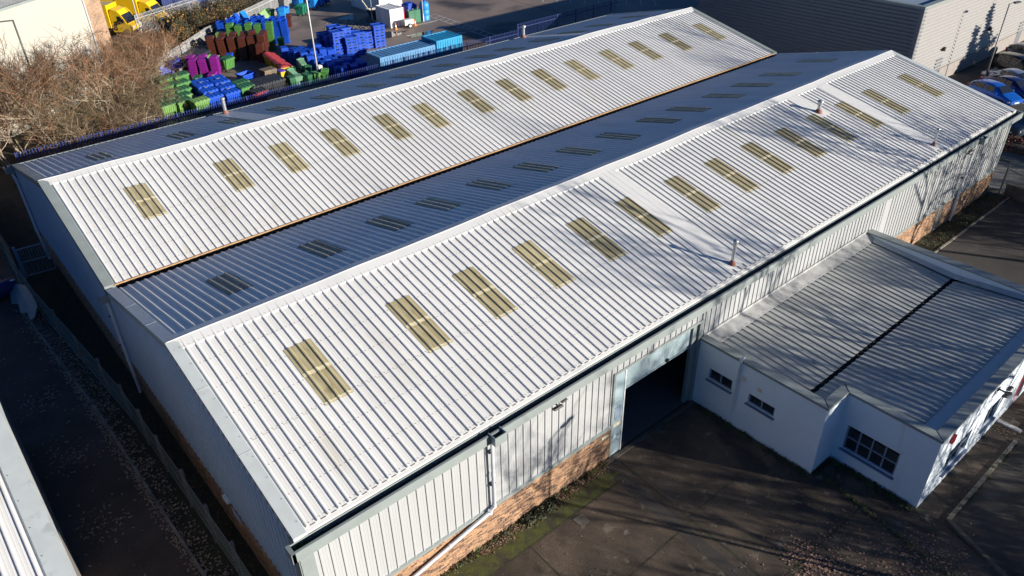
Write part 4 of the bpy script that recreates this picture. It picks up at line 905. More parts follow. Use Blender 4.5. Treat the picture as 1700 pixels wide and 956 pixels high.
# large four-wheeled containers
BIG = {}
def big_bin(col, lid, loc, rot, label, group=None, tilt=(0,0), open_=False):
    key = (col, lid, open_)
    if key not in BIG:
        t = thing('waste_container', 'x', 'waste container'); local(t)
        b = MB(); a = [(-.58,-.40,.22),(.58,-.40,.22),(.58,.40,.22),(-.58,.40,.22)]; c = [(-.66,-.50,1.12),(.66,-.50,1.12),(.66,.50,1.12),(-.66,.50,1.12)]; d = [(x*.93,y*.92,1.12) for x,y,z in c]; e = [(x*.88,y*.86,.7) for x,y,z in c]
        b.add(a+c+d+e, [(3,2,1,0),(0,1,5,4),(1,2,6,5),(2,3,7,6),(3,0,4,7),(4,5,9,8),(5,6,10,9),(6,7,11,10),(7,4,8,11),(8,9,13,12),(9,10,14,13),(10,11,15,14),(11,8,12,15),(12,13,14,15)])
        for i in range(7):
            x = -.54+.18*i
            b.bar((x,-.405,.26),(x*1.12,-.505,1.05),.06,.05,up=(0,1,0)); b.bar((x,.405,.26),(x*1.12,.505,1.05),.06,.05,up=(0,1,0))
        for q in ((-.72,.72,-.57,-.49),(-.72,.72,.49,.57),(-.72,-.65,-.5,.5),(.65,.72,-.5,.5)): b.box(*q,1.06,1.15)
        for x in (-.72,.72): b.tube([(x-.06,-.1,.98),(x+.06,-.1,.98)],.05,8)
        b.build('body', PB[col], t)
        if not open_:
            l = MB(); n = 16; vs = []
            for i in range(n+1):
                x = -.70+1.4*i/n; zz = .035 if (i//2)%2 else 0
                vs += [(x,-.56,1.16),(x,-.5,1.21+zz),(x,.25,1.30+zz),(x,.52,1.22+zz),(x,.56,1.16)]
            l.add(vs, [(i*5+q,(i+1)*5+q,(i+1)*5+q+1,i*5+q+1) for i in range(n) for q in range(4)]); l.add(vs[:5],[(0,1,2,3,4)]); l.add(vs[-5:],[(4,3,2,1,0)])
            l.build('lid', PB[lid], t)
        for x in (-.45,.45):
            for y in (-.3,.3): wv = MB(); wv.tube([(x-.03,y,.1),(x+.03,y,.1)],.1,10); wv.box(x-.025,x+.025,y-.03,y+.03,.1,.23); wv.build('wheel', MT['rubber'], t)
        BIG[key] = t; o = t
    else: o = copy_tree(BIG[key])
    o.location = loc; o.rotation_euler = (tilt[0],tilt[1],rot); o['label'] = label
    if group: o['group'] = group
    elif 'group' in o: del o['group']
    return o
GR = R(14)
rows_ = [(0,50.9,0.),(1,51.8,.12),(2,52.75,.32),(3,53.7,.6),(4,54.7,.95)]
for k_, y, z in rows_:
    for c in range(2):
        x = 13.45+.35*k_+1.38*c
        nm = ['front','second','third','fourth','topmost'][k_]
        big_bin('lime' if k_ < 2 else 'green','dkgreen',(x,y+.08*c,z),GR,f'{["left","right"][c]} green container in the {nm} row of the stepped green pile','green containers stacked in the stepped pile')
        if k_ >= 3: big_bin('green','dkgreen',(x,y+.08*c,0.),GR,f'{["left","right"][c]} green container underneath the {nm} row of the stepped green pile','green containers stacked in the stepped pile',open_=True)
for k_ in range(4):
    for c in range(2):
        nm = ['front','second','third','back'][k_]
        big_bin('blue','blue',(17.2+1.5*c+.05*k_,50.15+1.12*k_,[0,.18,.34,.36][k_]),R(8),f'{["left","right"][c]} large blue container in the {nm} row of the blue block','large blue containers in the block')
        if k_ < 4:
            q = MB(); x, y = 17.2+1.5*c+.05*k_, 50.15+1.12*k_; q.box(x-.12,x+.12,y+.18,y+.36,1.36+[0,.18,.34,.36][k_],1.385+[0,.18,.34,.36][k_])
            ob = q.build('lid_plate', MT['flash'], None); par = [o for o in bpy.data.objects if o.name.startswith('waste_container')][-1]
            bpy.context.view_layer.update(); ob.parent = par; ob.matrix_parent_inverse = par.matrix_world.inverted()
big_bin('lime','lime',(15.9,49.9,0),R(10),'small faded green container between the green pile and the blue block')
big_bin('green','dkgreen',(20.25,50.7,0),R(12),'green container standing right of the large blue block')
big_bin('green','dkgreen',(20.35,51.9,.05),R(12),'green container behind the one right of the blue block')
big_bin('green','dkgreen',(22.4,59.9,0),R(20),'large green container beside the purple stacks with a white sticker')
big_bin('green','green',(21.6,61.6,0),R(25),'green container behind the purple stacks with a tipped lid',open_=True)
for i in range(6):
    r_i, c_i = divmod(i, 3)
    big_bin('black','black',(19.7+.95*c_i+.6*r_i,63.2+.75*c_i-.9*r_i,.1),R(40),f'{["left","middle","right"][c_i]} black container in the {["back","front"][r_i]} line behind the purple stacks','black containers behind the purple stacks')
big_bin('blue','black',(21.9,54.2,0),R(15),'blue container with black loads on top standing behind the black lids',open_=True)
for i in range(6):
    big_bin('black','black',(21.3+.95*(i%3),50.6+.95*(i//3)+.1*(i%3),-.12),R(8),f'{["left","middle","right"][i%3]} black container of the {["front","rear"][i//3]} line by the blue fence','black containers by the blue fence',)
big_bin('redlid','black',(20.9,49.6,-.3),R(8),'low red container tucked between green and black ones')
for i,(x,y) in enumerate([(26.1,57.9),(25.9,56.5),(25.75,55.1)]):
    big_bin('yellow','redlid',(x,y,0),R(80),f'yellow container with a dull red lid, {["farthest of the line","middle of the line","nearest the pallet stack"][i]}','yellow containers with red lids')
big_bin('yellow','redlid',(25.6,53.8,0),R(80),'yellow container with a red lid touching the heap of green bins','yellow containers with red lids')
o = bpy.data.objects.new('wheelie_bin', tpl('closed','yellow')); COL.objects.link(o); o.location = (24.75,52.9,0); o.rotation_euler = (0,0,.2); tag(o,'yellow wheelie bin with a violet lid beside the pallet stack','bin')
q = MB(); bin_lid(q, w1=.71, d1=.92, h=1.05); l_ = q.build('lid', PB['violet']); l_.parent = o
for i,(c,l,x,y,z,lab) in enumerate([('teal','teal',38.0,74.6,0,'teal green container under the blue one by the far fence'),('sky','sky',38.2,75.6,.95,'sky blue container stacked by the far fence'),('sky','sky',40.6,76.6,0,'sky blue container standing right of the teal one'),('blue','blue',43.2,78.2,0,'blue container at the far top of the yard'),('sky','sky',41.9,77.4,0,'sky blue container next to the farthest blue one'),('sky','blue',35.2,73.6,.3,'open sky blue container behind the tall blue rows'),('green','dkgreen',34.0,75.0,0,'dark green container far back against the galvanised fence')]):
    big_bin(c,l,(x,y,z),R(40),lab,'far containers by the galvanised fence')
# big blue crates behind the shipping containers
random.seed(31)
def crate_mesh():
    b = MB(); b.box(-.58,.58,-.48,.48,.12,.16); 
    for q in ((-.6,.6,-.5,-.46),(-.6,.6,.46,.5),(-.6,-.56,-.46,.46),(.56,.6,-.46,.46)): b.box(*q,.1,.56)
    for q in ((-.64,.64,-.54,-.46),(-.64,.64,.46,.54),(-.64,-.56,-.46,.46),(.56,.64,-.46,.46)): b.box(*q,.5,.58)
    for x in (-.5,0,.5):
        for y in (-.4,.4): b.box(x-.09,x+.09,y-.09,y+.09,0,.12)
    for x in (-.3,.3):
        b.box(x-.12,x+.12,-.505,-.5,.28,.42,1); 
    for y in (-.22,.22): b.box(-.605,-.6,y-.1,y+.1,.28,.42,1)
    b.box(-.55,.55,-.45,.45,.5,.53)
    return b
cm = crate_mesh().build('plastic_crate', [PB['blue'], MT['dark']]); CM = cm.data; bpy.data.objects.remove(cm)
cs = [(31.9,57.6,4,'left crate stack'),(32.0,56.4,4,'crate stack nearest the low blue block'),(32.9,57.2,5,'second back crate stack'),(32.1,55.2,5,'crate stack at the shipping container corner'),(33.3,56.0,5,'middle crate stack'),(34.2,56.9,4,'third back crate stack'),(33.2,54.6,4,'crate stack tucked behind the shipping container'),(34.6,55.6,4,'right crate stack of the main group'),(36.4,57.0,3,'detached crate stack toward the yard'),(37.6,56.6,4,'detached crate stack farthest right')]
for x, y, n, d in cs:
    for k_ in range(n):
        o = bpy.data.objects.new('plastic_crate', CM); COL.objects.link(o); o.location = (x+random.uniform(-.05,.05), y+random.uniform(-.05,.05), .57*k_); o.rotation_euler = (0,0,R(-8)+random.uniform(-.06,.06))
        tag(o, f'{"top" if k_ == n-1 else ["bottom","second","third","fourth"][k_]} blue plastic crate of the {d}', 'crate', 'stacked blue plastic crates')
# pallets
MT['wood'] = mat('weathered_pallet_wood', (.26,.20,.14), .9, var=.4, scale=6, c2=(.14,.11,.085))
b = MB()
for y in (-.36,0,.36): b.box(-.5,.5,y-.05,y+.05,.02,.1)
for i in range(7): x = -.47+.155*i; b.box(x-.05,x+.05,-.42,.42,.1,.125)
for x in (-.45,0,.45): b.box(x-.05,x+.05,-.42,.42,0,.02)
pm = b.build('wooden_pallet', MT['wood']); PM = pm.data; bpy.data.objects.remove(pm)
for x, y, n, d, rz in [(23.7,53.2,11,'pallet stack beside the yellow bins',.1),(10.2,50.2,5,'left pallet stack under the twigs',.25),(11.5,50.5,6,'right pallet stack under the twigs',.2),(11.0,51.6,6,'rear pallet stack under the twigs',.3)]:
    for k_ in range(n):
        o = bpy.data.objects.new('wooden_pallet', PM); COL.objects.link(o); o.location = (x+random.uniform(-.06,.06),y+random.uniform(-.06,.06),.128*k_); o.rotation_euler = (0,0,rz+random.uniform(-.05,.05)); o.scale = (1.2,1.2,1)
        tag(o, ('topmost' if k_ == n-1 else 'bottom' if k_ == 0 else 'stacked')+' wooden pallet of the '+d, 'pallet', 'pallets of the '+d)
# shipping containers
MT['cont1'] = mat('faded_blue_container', (.10,.27,.50), .5, var=.2, scale=1, spots=[((.16,.08,.05),2.2,.66)])
MT['cont2'] = mat('bright_blue_container', (.02,.30,.55), .45, var=.15, scale=1, spots=[((.20,.25,.28),1.6,.66)])
MT['cont3'] = mat('navy_container', (.01,.03,.16), .5, var=.2, scale=1)
MT['cont4'] = mat('white_cabin_paint', (.76,.76,.75), .5, var=.06)
def container(x0, x1, y0, y1, h, m, label, roofm=None, name='shipping_container'):
    t = thing(name, label, 'container', ((x0+x1)/2,(y0+y1)/2,0)); b = MB()
    for (o_, u_v, n_v, ln) in (((x0+.1,y0+.04,.15),(1,0,0),(0,-1,0),x1-x0-.2),((x0+.1,y1-.04,.15),(1,0,0),(0,1,0),x1-x0-.2),((x1-.04,y0+.1,.15),(0,1,0),(1,0,0),y1-y0-.2)):
        b.sheet(o_, u_v, (0,0,1), n_v, ln, h-.3, pitch=.28, bw=.10, tw=.06, h=.036, minor=0)
    b.build('side_panels', m, t)
    f = MB()
    for z in (.0, h-.15):
        for q in ((x0,x1,y0,y0+.1),(x0,x1,y1-.1,y1),(x0,x0+.1,y0+.1,y1-.1),(x1-.1,x1,y0+.1,y1-.1)): f.box(*q,z,z+.15)
    for x in (x0,x1-.12):
        for y in (y0,y1-.12): f.box(x,x+.12,y,y+.12,.15,h-.15)
    f.build('frame', m, t)
    r = MB(); r.sheet((x0+.08,y0+.05,h-.06),(1,0,0),(0,1,0),(0,0,1),x1-x0-.16,y1-y0-.1,pitch=.42,bw=.12,tw=.08,h=.03,minor=0); r.build('roof', roofm or m, t)
    d = MB(); ym = (y0+y1)/2
    for a, c in ((y0+.13,ym-.01),(ym+.01,y1-.13)): d.box(x0+.01,x0+.05,a,c,.16,h-.16)
    dd = d.build('door', m, t); q = MB()
    for y in (y0+.4,y0+.9,y1-.9,y1-.4): q.tube([(x0-.01,y,.2),(x0-.01,y,h-.2)],.02,6)
    q.build('lock_rods', MT['steel'], dd); return t
container(31.0,37.05,45.5,47.95,2.5,MT['cont1'],'long faded blue shipping container with rust marks beside the blue fence')
container(37.3,40.3,45.6,48.1,2.75,MT['cont2'],'short bright blue shipping container behind the long faded one')
container(27.0,39.0,90.5,93.,2.6,MT['cont3'],'dark navy shipping container at the top of the lorry park')
container(44.8,48.0,67.8,74.5,2.7,MT['cont4'],'white cabin with a blue grey shaded side in the far yard',name='site_cabin')
container(42.5,44.3,61.9,64.9,2.0,MT['cont4'],'small white corrugated shed with dark open end and red panel',name='store_shed')
rp = MB(); rp.box(44.32,44.42,61.9,63.2,.2,2.0); o = tag(rp.build('red_board', MT['red']), 'narrow red board standing against the small white shed', 'board')
ge = thing('generator_trailer', 'pale grey wheeled generator parked before the small white shed', 'generator', (44.1,60.9,0))
b = MB(); n = 10; vs = []
for i in range(n+1):
    t = math.pi*i/n; vs += [(43.5,60.9-.42*math.cos(t),.55+.45*math.sin(t)**.5),(44.7,60.9-.42*math.cos(t),.55+.42*math.sin(t)**.5)]
b.add(vs, [(2*i,2*i+1,2*i+3,2*i+2) for i in range(n)]+[tuple(range(0,2*n+2,2)),tuple(range(1,2*n+2,2))]); b.box(43.5,44.7,60.5,61.3,.35,.6); b.build('canopy', MT['zinc'], ge, recalc=True)
for y in (60.42,61.38): b = MB(); b.tube([(44.1,y-.06,.26),(44.1,y+.06,.26)],.26,14); b.tube([(44.1,y-.07,.26),(44.1,y+.07,.26)],.14,10,1); b.build('wheel', [MT['rubber'], MT['white']], ge)
b = MB(); b.bar((44.7,60.9,.4),(45.5,60.9,.3),.06,.06); b.build('drawbar', MT['black'], ge)
MT['cabgreen'] = mat('green_cabinet_paint', (.03,.16,.09), .45, var=.15)
gc = thing('storage_cabinet', 'dark green double door cabinet on a low concrete pad', 'cabinet', (45.6,61.9,.1))
b = MB(); b.box(44.8,46.4,61.6,62.3,.1,1.5); b.build('body', MT['cabgreen'], gc)
for a in (44.83,45.62): b = MB(); b.box(a,a+.75,61.57,61.595,.18,1.44); b.build('door', MT['cabgreen'], gc)
b = MB(); 
for x in (44.95,45.6,46.2): b.tube([(x,61.9,1.5),(x,61.9,1.66)],.05,8)
b.build('filler_caps', MT['steel'], gc)
pad = MB(); pad.box(44.2,48.2,60.9,63.6,0,.1); struct(pad, 'concrete_pad', MT['path'])
bt = thing('water_tank', 'bright blue cylindrical tank beside the green cabinet', 'tank', (47.3,62.1,.1))
b = MB(); b.lathe((47.3,62.1,.1),[(.55,0),(.56,.5),(.53,.52),(.56,.55),(.56,1.1),(.53,1.12),(.56,1.15),(.56,1.75),(.45,1.95),(.2,2.05),(.001,2.08)],18); b.build('shell', PB['sky'], bt)
b = MB(); b.lathe((47.3,62.1,2.14),[(.2,0),(.2,.08),(.001,.1)],12); b.build('cap', PB['blue'], bt)
b = MB(); b.prism([(45.7,63.0),(46.9,63.0),(46.9,64.4),(45.7,64.4)],.1,1.75); b.prism([(45.9,63.2),(46.7,63.2),(46.7,64.2),(45.9,64.2)],1.75,1.9); tag(b.build('cube_tank', PB['blue']), 'darker blue square tank behind the cylindrical one', 'tank')
for x, y, lab in ((42.6,61.1,'orange and white cone at the generator wheel'),(45.1,60.95,'orange and white cone before the green cabinet')):
    c_ = thing('traffic_cone', lab, 'cone', (x,y,0)); MT.setdefault('orange', mat('orange_cone_plastic',(.8,.22,.03),.5,var=.1))
    b = MB(); b.box(x-.2,x+.2,y-.2,y+.2,.0,.05); b.lathe((x,y,.05),[(.16,0),(.04,.7),(.001,.7)],10); b.build('body', MT['orange'], c_)
    b = MB(); b.lathe((x,y,.05),[(.121,.26),(.095,.42)],10); b.build('sleeve', MT['white'], c_)
sk = thing('tipping_skip', 'black tipping skip with a pale plank beside the white cabin', 'skip', (44.0,67.0,0))
b = MB(); b.add([(43.2,66.5,.1),(44.2,66.5,.1),(44.2,67.5,.1),(43.2,67.5,.1),(42.9,66.2,1.1),(44.5,66.2,1.0),(44.5,67.8,1.0),(42.9,67.8,1.1)],[(3,2,1,0),(0,1,5,4),(1,2,6,5),(2,3,7,6),(3,0,4,7)]); b.box(43.1,44.3,66.4,67.6,.8,.86); b.build('body', MT['black'], sk)
b = MB(); b.bar((43.0,67.2,1.0),(42.4,67.6,2.2),.16,.06); b.build('plank', MT['cream_sign'], sk)

# ================================================================== VEHICLES
def paint(name, c, metal=.3):
    m = mat(name, c, .28, metal, var=.04); m.node_tree.nodes['Principled BSDF'].inputs['Coat Weight'].default_value = .6; return m
MT['cglass'] = mat('dark_car_glass', (.018,.022,.03), .06, var=.1, spec=.8)
MT['hub'] = mat('alloy_wheel', (.35,.36,.38), .35, .7, var=.1)
MT['lightc'] = mat('clear_headlamp', (.65,.68,.70), .12, var=.1)
MT['tail'] = mat('red_tail_lamp', (.45,.015,.02), .2, var=.1)
MT['numb'] = mat('number_plate_white', (.7,.7,.66), .5, var=.05)
def car(label, m, loc, rot, prof, length=4.25, cat='car'):
    """prof: list of (x, z_bottom, z_belt, z_top, half_belt, half_top); x forward"""
    t = thing('parked_car', label, cat, loc, rot, 'cars in the car park'); local(t)
    b = MB(); secs = []
    for x, zb, zl, zt, hb, ht in prof:
        zm = zb+(zl-zb)*.5
        half = [(hb*.90, zb), (hb*1.0, zb+.12), (hb*1.02, zm), (hb*.985, zl), (ht, zt-.05 if zt-zl > .2 else zt-.01), (ht*.75, zt), (0, zt+.012)]
        secs.append([Vector((x, y, z)) for y, z in half]+[Vector((x, -y, z)) for y, z in half[-2::-1]])
    n = len(secs[0]); vs = [p for s in secs for p in s]
    b.add(vs, [(i*n+k_, i*n+k_+1, (i+1)*n+k_+1, (i+1)*n+k_) for i in range(len(secs)-1) for k_ in range(n-1)], smooth=True)
    b.add(secs[0], [tuple(range(n))]); b.add(secs[-1], [tuple(range(n))[::-1]])
    b.add([p for s in secs for p in (s[0], s[-1])], [(2*i,2*i+2,2*i+3,2*i+1) for i in range(len(secs)-1)])
    bo = b.build('body', m, t, recalc=True)
    md = bo.modifiers.new('s', 'SUBSURF'); md.levels = 1; md.render_levels = 1
    # glazing between belt and roof
    cab = [i for i, p in enumerate(prof) if p[3]-p[2] > .2]; i0, i1 = cab[0], cab[-1]
    lerp = lambda a, c, f: a+(c-a)*f
    for sgn in (1, -1):
        for i in range(i0, i1):
            g_ = MB(); A, B = prof[i], prof[i+1]
            def pt(f, e):
                x = lerp(A[0], B[0], f); zl, zt, hb, ht = [lerp(A[q], B[q], f) for q in (2,3,4,5)]
                return Vector((x, sgn*(lerp(hb*.985, ht, e)+.012), lerp(zl, zt-.05, e)))
            g_.add([pt(.06,.14), pt(.94,.14), pt(.94,.88), pt(.06,.88)], [(0,1,2,3)]); g_.build('side_window', MT['cglass'], t)
    def screen(A, B, name):
        g_ = MB(); zz = lambda P, f: Vector((P[0], 0, P[3]))
        a0 = Vector((B[0], 0, B[3]+.02)); b0 = Vector((A[0], 0, A[3]+.0)); wt, wb = A[5]*.86, B[5]*.92
        nrm = Vector((1 if B[0] > A[0] else -1, 0, .8)).normalized()*.03
        p = [lerp(b0,a0,.10), lerp(b0,a0,.92)]
        g_.add([p[0]+Vector((0,wt,0))+nrm, p[0]+Vector((0,-wt,0))+nrm, p[1]+Vector((0,-wb,0))+nrm, p[1]+Vector((0,wb,0))+nrm], [(0,1,2,3)]); g_.build(name, MT['cglass'], t)
    screen(prof[i1], prof[i1+1], 'windscreen')
    if i0 > 0: screen(prof[i0], prof[i0-1], 'rear_window')
    xr, xf = prof[0][0], prof[-1][0]; hw = max(p[4] for p in prof)
    for x in (xr+.78, xf-.82):
        for s_ in (1, -1):
            wv = MB(); y = s_*(hw-.08); wv.tube([(x,y-.11*s_,.31),(x,y+.10*s_,.31)],.32,20); wh_ = wv.build('wheel', MT['rubber'], t)
            q = MB(); q.tube([(x,y+.08*s_,.31),(x,y+.108*s_,.31)],.21,12); q.build('rim', MT['hub'], wh_)
    for s_ in (1, -1):
        q = MB(); q.box(xf-.35,xf-.08,s_*hw*.74-.14,s_*hw*.74+.14,prof[-1][2]-.16,prof[-1][2]-.02); q.build('headlight', MT['lightc'], t)
        q = MB(); q.box(xr-.01,xr+.16,s_*hw*.8-.10,s_*hw*.8+.10,prof[0][2]-.24,prof[0][2]+.08); q.build('tail_light', MT['tail'], t)
        A = prof[i1]; q = MB(); q.box(A[0]+.32,A[0]+.44,s_*(hw+.07)-.08,s_*(hw+.07)+.08,A[2]+.0,A[2]+.13); q.build('wing_mirror', m, t)
    q = MB(); q.box(xf-.005,xf+.02,-.26,.26,.42,.53); q.build('number_plate', MT['numb'], t)
    q = MB(); q.box(xf-.03,xf+.012,-.45,.45,.3,.4); q.build('grille', MT['black'], t)
    return t
HATCH = [(-2.1,.38,.88,.98,.74,.58),(-1.98,.25,.92,1.16,.84,.62),(-1.55,.22,.93,1.43,.87,.60),(-.45,.22,.92,1.49,.885,.63),(.45,.22,.90,1.44,.885,.62),(1.22,.22,.89,.955,.87,.70),(1.80,.24,.80,.84,.84,.62),(2.12,.34,.66,.70,.70,.50)]
SALOON = [(-2.3,.38,.86,.92,.74,.58),(-2.1,.25,.93,1.0,.85,.62),(-1.62,.22,.95,1.06,.88,.62),(-.95,.22,.93,1.40,.89,.60),(0,.22,.92,1.44,.89,.62),(.55,.22,.91,1.38,.89,.60),(1.32,.22,.90,.95,.87,.70),(1.95,.24,.80,.84,.84,.62),(2.28,.34,.66,.70,.70,.50)]
SUV = [(-2.2,.45,1.0,1.1,.80,.62),(-2.1,.32,1.02,1.5,.88,.66),(-1.7,.28,1.02,1.72,.90,.68),(-.4,.28,1.02,1.77,.91,.70),(.55,.28,1.0,1.72,.91,.68),(1.15,.28,1.0,1.10,.90,.76),(1.85,.30,.95,1.0,.88,.70),(2.2,.38,.80,.86,.78,.60)]
car('bright blue hatchback parked nearest the warehouse corner', paint('bright_blue_car_paint',(.008,.12,.55)), (66.0,6.9,0), R(-108), HATCH)
car('dark navy car parked beside the bright blue hatchback', paint('navy_car_paint',(.008,.015,.10)), (68.6,6.7,0), R(-106), SALOON)
car('silver blue car with a pale bonnet behind the navy one', paint('silver_blue_car_paint',(.32,.38,.50),.6), (71.0,7.6,0), R(72), SALOON)
car('black car parked against the silver shed wall', paint('black_car_paint',(.015,.016,.018)), (74.3,8.2,0), R(-104), SUV)
car('grey car at the far right edge of the car park', paint('grey_car_paint',(.16,.18,.22),.5), (79.5,9.0,0), R(-104), HATCH)
car('dark blue grey estate seen behind the gutter end', paint('slate_car_paint',(.05,.075,.11),.4), (60.6,2.1,0), R(160), SUV)
# yellow lorries
MT['yel'] = paint('yellow_lorry_paint', (.80,.50,.01), 0)
def lorry(label, loc, rot, blen, text=None):
    t = thing('box_lorry', label, 'lorry', loc, rot, 'yellow box lorries'); local(t)
    b = MB(); b.box(-blen,0,-1.15,1.15,.95,3.35); b.box(-blen,-.02,-1.16,-1.10,3.3,3.4); b.box(-blen,-.02,1.1,1.16,3.3,3.4); bx = b.build('box_body', MT['yel'], t)
    c = [(.12,.5),(.12,2.55),(.35,2.95),(1.0,2.75),(1.35,2.35),(1.9,1.35),(2.3,1.15),(2.4,.5)]
    b = MB(); n = len(c); vs = [(x,-1.02,z) for x,z in c]+[(x,1.02,z) for x,z in c]
    b.add(vs, [tuple(range(n)),tuple(range(n,2*n))[::-1]]+[(i,n+i,n+(i+1)%n,(i+1)%n) for i in range(n)]); b.build('cab', MT['yel'], t, recalc=True)
    g_ = MB(); g_.add([(1.39,-.92,2.32),(1.39,.92,2.32),(1.9,.95,1.42),(1.9,-.95,1.42)],[(0,1,2,3)]); g_.build('windscreen', MT['cglass'], t)
    for s_ in (1,-1):
        g_ = MB(); g_.add([(.85,s_*1.03,2.2),(1.25,s_*1.03,2.2),(1.62,s_*1.03,1.5),(.85,s_*1.03,1.45)],[(0,1,2,3)]); g_.build('side_window', MT['cglass'], t)
        g_ = MB(); g_.box(2.3,2.42,s_*.75-.2,s_*.75+.2,.85,1.1); g_.build('headlight', MT['lightc'], t)
        g_ = MB(); g_.box(1.55,1.65,s_*1.2-.1,s_*1.2+.1,1.5,1.95); g_.build('wing_mirror', MT['black'], t)
        for x in (1.55,-blen+1.4): g_ = MB(); g_.tube([(x,s_*.78,.42),(x,s_*1.02,.42)],.42,18); g_.tube([(x,s_*1.0,.42),(x,s_*1.03,.42)],.22,12,1); g_.build('wheel', [MT['rubber'],MT['hub']], t)
    g_ = MB(); g_.box(-blen,.2,-.5,.5,.55,.95); g_.box(2.36,2.43,-.9,.9,.5,.7); g_.build('chassis', MT['black'], t)
    if text:
        cu = bpy.data.curves.new('fleet_number','FONT'); cu.body = text; cu.size = .95; cu.extrude = .004; cu.offset = .015; co = bpy.data.objects.new('fleet_number', cu); COL.objects.link(co)
        dg = bpy.context.evaluated_depsgraph_get(); me = bpy.data.meshes.new_from_object(co.evaluated_get(dg)); bpy.data.objects.remove(co)
        o = bpy.data.objects.new('fleet_number', me); COL.objects.link(o); me.materials.clear(); me.materials.append(MT['black']); o.parent = t; o.location = (.2,-1.032,.7); o.rotation_euler = (R(90),0,0)
    return t
lorry('large yellow box lorry with its windscreen facing the bin yard', (22.6,83.2,0), R(-46), 7.)
lorry('yellow lorry marked 8 half hidden by the brick pier', (18.9,81.5,0), R(-46), 3.2, '8')

# ================================================================== VEGETATION
MT['twig'] = mat('red_brown_twigs', (.27,.14,.075), .9, var=.4, scale=.8, c2=(.14,.085,.045))
MT['twig2'] = mat('olive_brown_twigs', (.20,.15,.08), .9, var=.4, scale=.8, c2=(.12,.085,.045))
MT['bark'] = mat('grey_brown_bark', (.46,.37,.27), .9, var=.35, scale=5, bump=.5)
MT['barkdark'] = mat('dark_bark', (.07,.06,.05), .9, var=.35, scale=5)
def rnd_dir(): 
    while True:
        v = Vector((random.uniform(-1,1),random.uniform(-1,1),random.uniform(-1,1)))
        if .05 < v.length < 1: return v.normalized()
def tri(mb, a, b, ra, rb):
    d = (b-a); 
    if d.length < 1e-4: return
    d.normalize(); x = d.orthogonal().normalized(); y = d.cross(x); vs = []
    for p, r in ((a,ra),(b,rb)):
        for q in range(3): t = 2.0944*q; vs.append(p+x*math.cos(t)*r+y*math.sin(t)*r)
    mb.add(vs, [(0,1,4,3),(1,2,5,4),(2,0,3,5)])
MINR = .013
def branch(tm, cm_, p, d, ln, r, lev, maxlev, up=.16, spread=.9, kidsn=(3,5), wob=.38):
    seg = 4 if lev < maxlev else 3; pts = [p]; 
    for i in range(seg):
        d = (d + rnd_dir()*wob + Vector((0,0,up*.25))).normalized(); p = p + d*ln/seg; pts.append(p)
    for i in range(seg):
        ra, rb = r*(1-.6*i/seg), r*(1-.6*(i+1)/seg)
        if lev <= 1: tm.tube([pts[i],pts[i+1]],[ra,rb],6,cap=False)
        else: tri(cm_, pts[i], pts[i+1], ra, rb); cm_.m[-3:] = [1 if lev == 2 else 0]*3
    if lev >= maxlev: return
    for k_ in range(random.randint(*kidsn)):
        f = random.uniform(.3,1); i = min(seg-1, int(f*seg)); q = pts[i].lerp(pts[i+1], f*seg-i)
        nd = ((pts[i+1]-pts[i]).normalized()*(.9) + rnd_dir()*spread + Vector((0,0,up))).normalized()
        branch(tm, cm_, q, nd, ln*random.uniform(.5,.78), max(r*.56,MINR), lev+1, maxlev, up, spread, kidsn, wob)
def bush_tree(seed, stems, h, maxlev, kidsn, twigm, label, spread=.85, r0=.05, lean=.5, barkm=None, up=.15):
    random.seed(seed); t = thing('bare_tree', label, 'tree'); local(t); tm, cm_ = MB(), MB()
    for s_ in range(stems):
        a = random.uniform(0,6.28); d = Vector((math.cos(a)*lean,math.sin(a)*lean,1)).normalized()
        branch(tm, cm_, Vector((math.cos(a)*.25,math.sin(a)*.25,-.05)), d, h*random.uniform(.45,.62), r0*random.uniform(.7,1.2), 0, maxlev, up, spread, kidsn)
    tm.build('trunk', barkm or MT['bark'], t); cm_.build('crown', [twigm, barkm or MT['bark']], t); return t
T1 = bush_tree(101, 6, 6.6, 4, (3,5), MT['twig'], 'a')
T2 = bush_tree(202, 5, 6.6, 4, (3,5), MT['twig2'], 'b')
T3 = bush_tree(303, 4, 7.5, 4, (3,5), MT['twig'], 'c', r0=.07, lean=.35)
TD = bush_tree(404, 1, 8.0, 4, (5,7), MT['barkdark'], 'dark many-branched bare tree standing before the cream wall', r0=.12, lean=.1, barkm=MT['barkdark'], spread=1.1)
TD.location = (6.9,52.9,0); TD['category'] = 'tree'
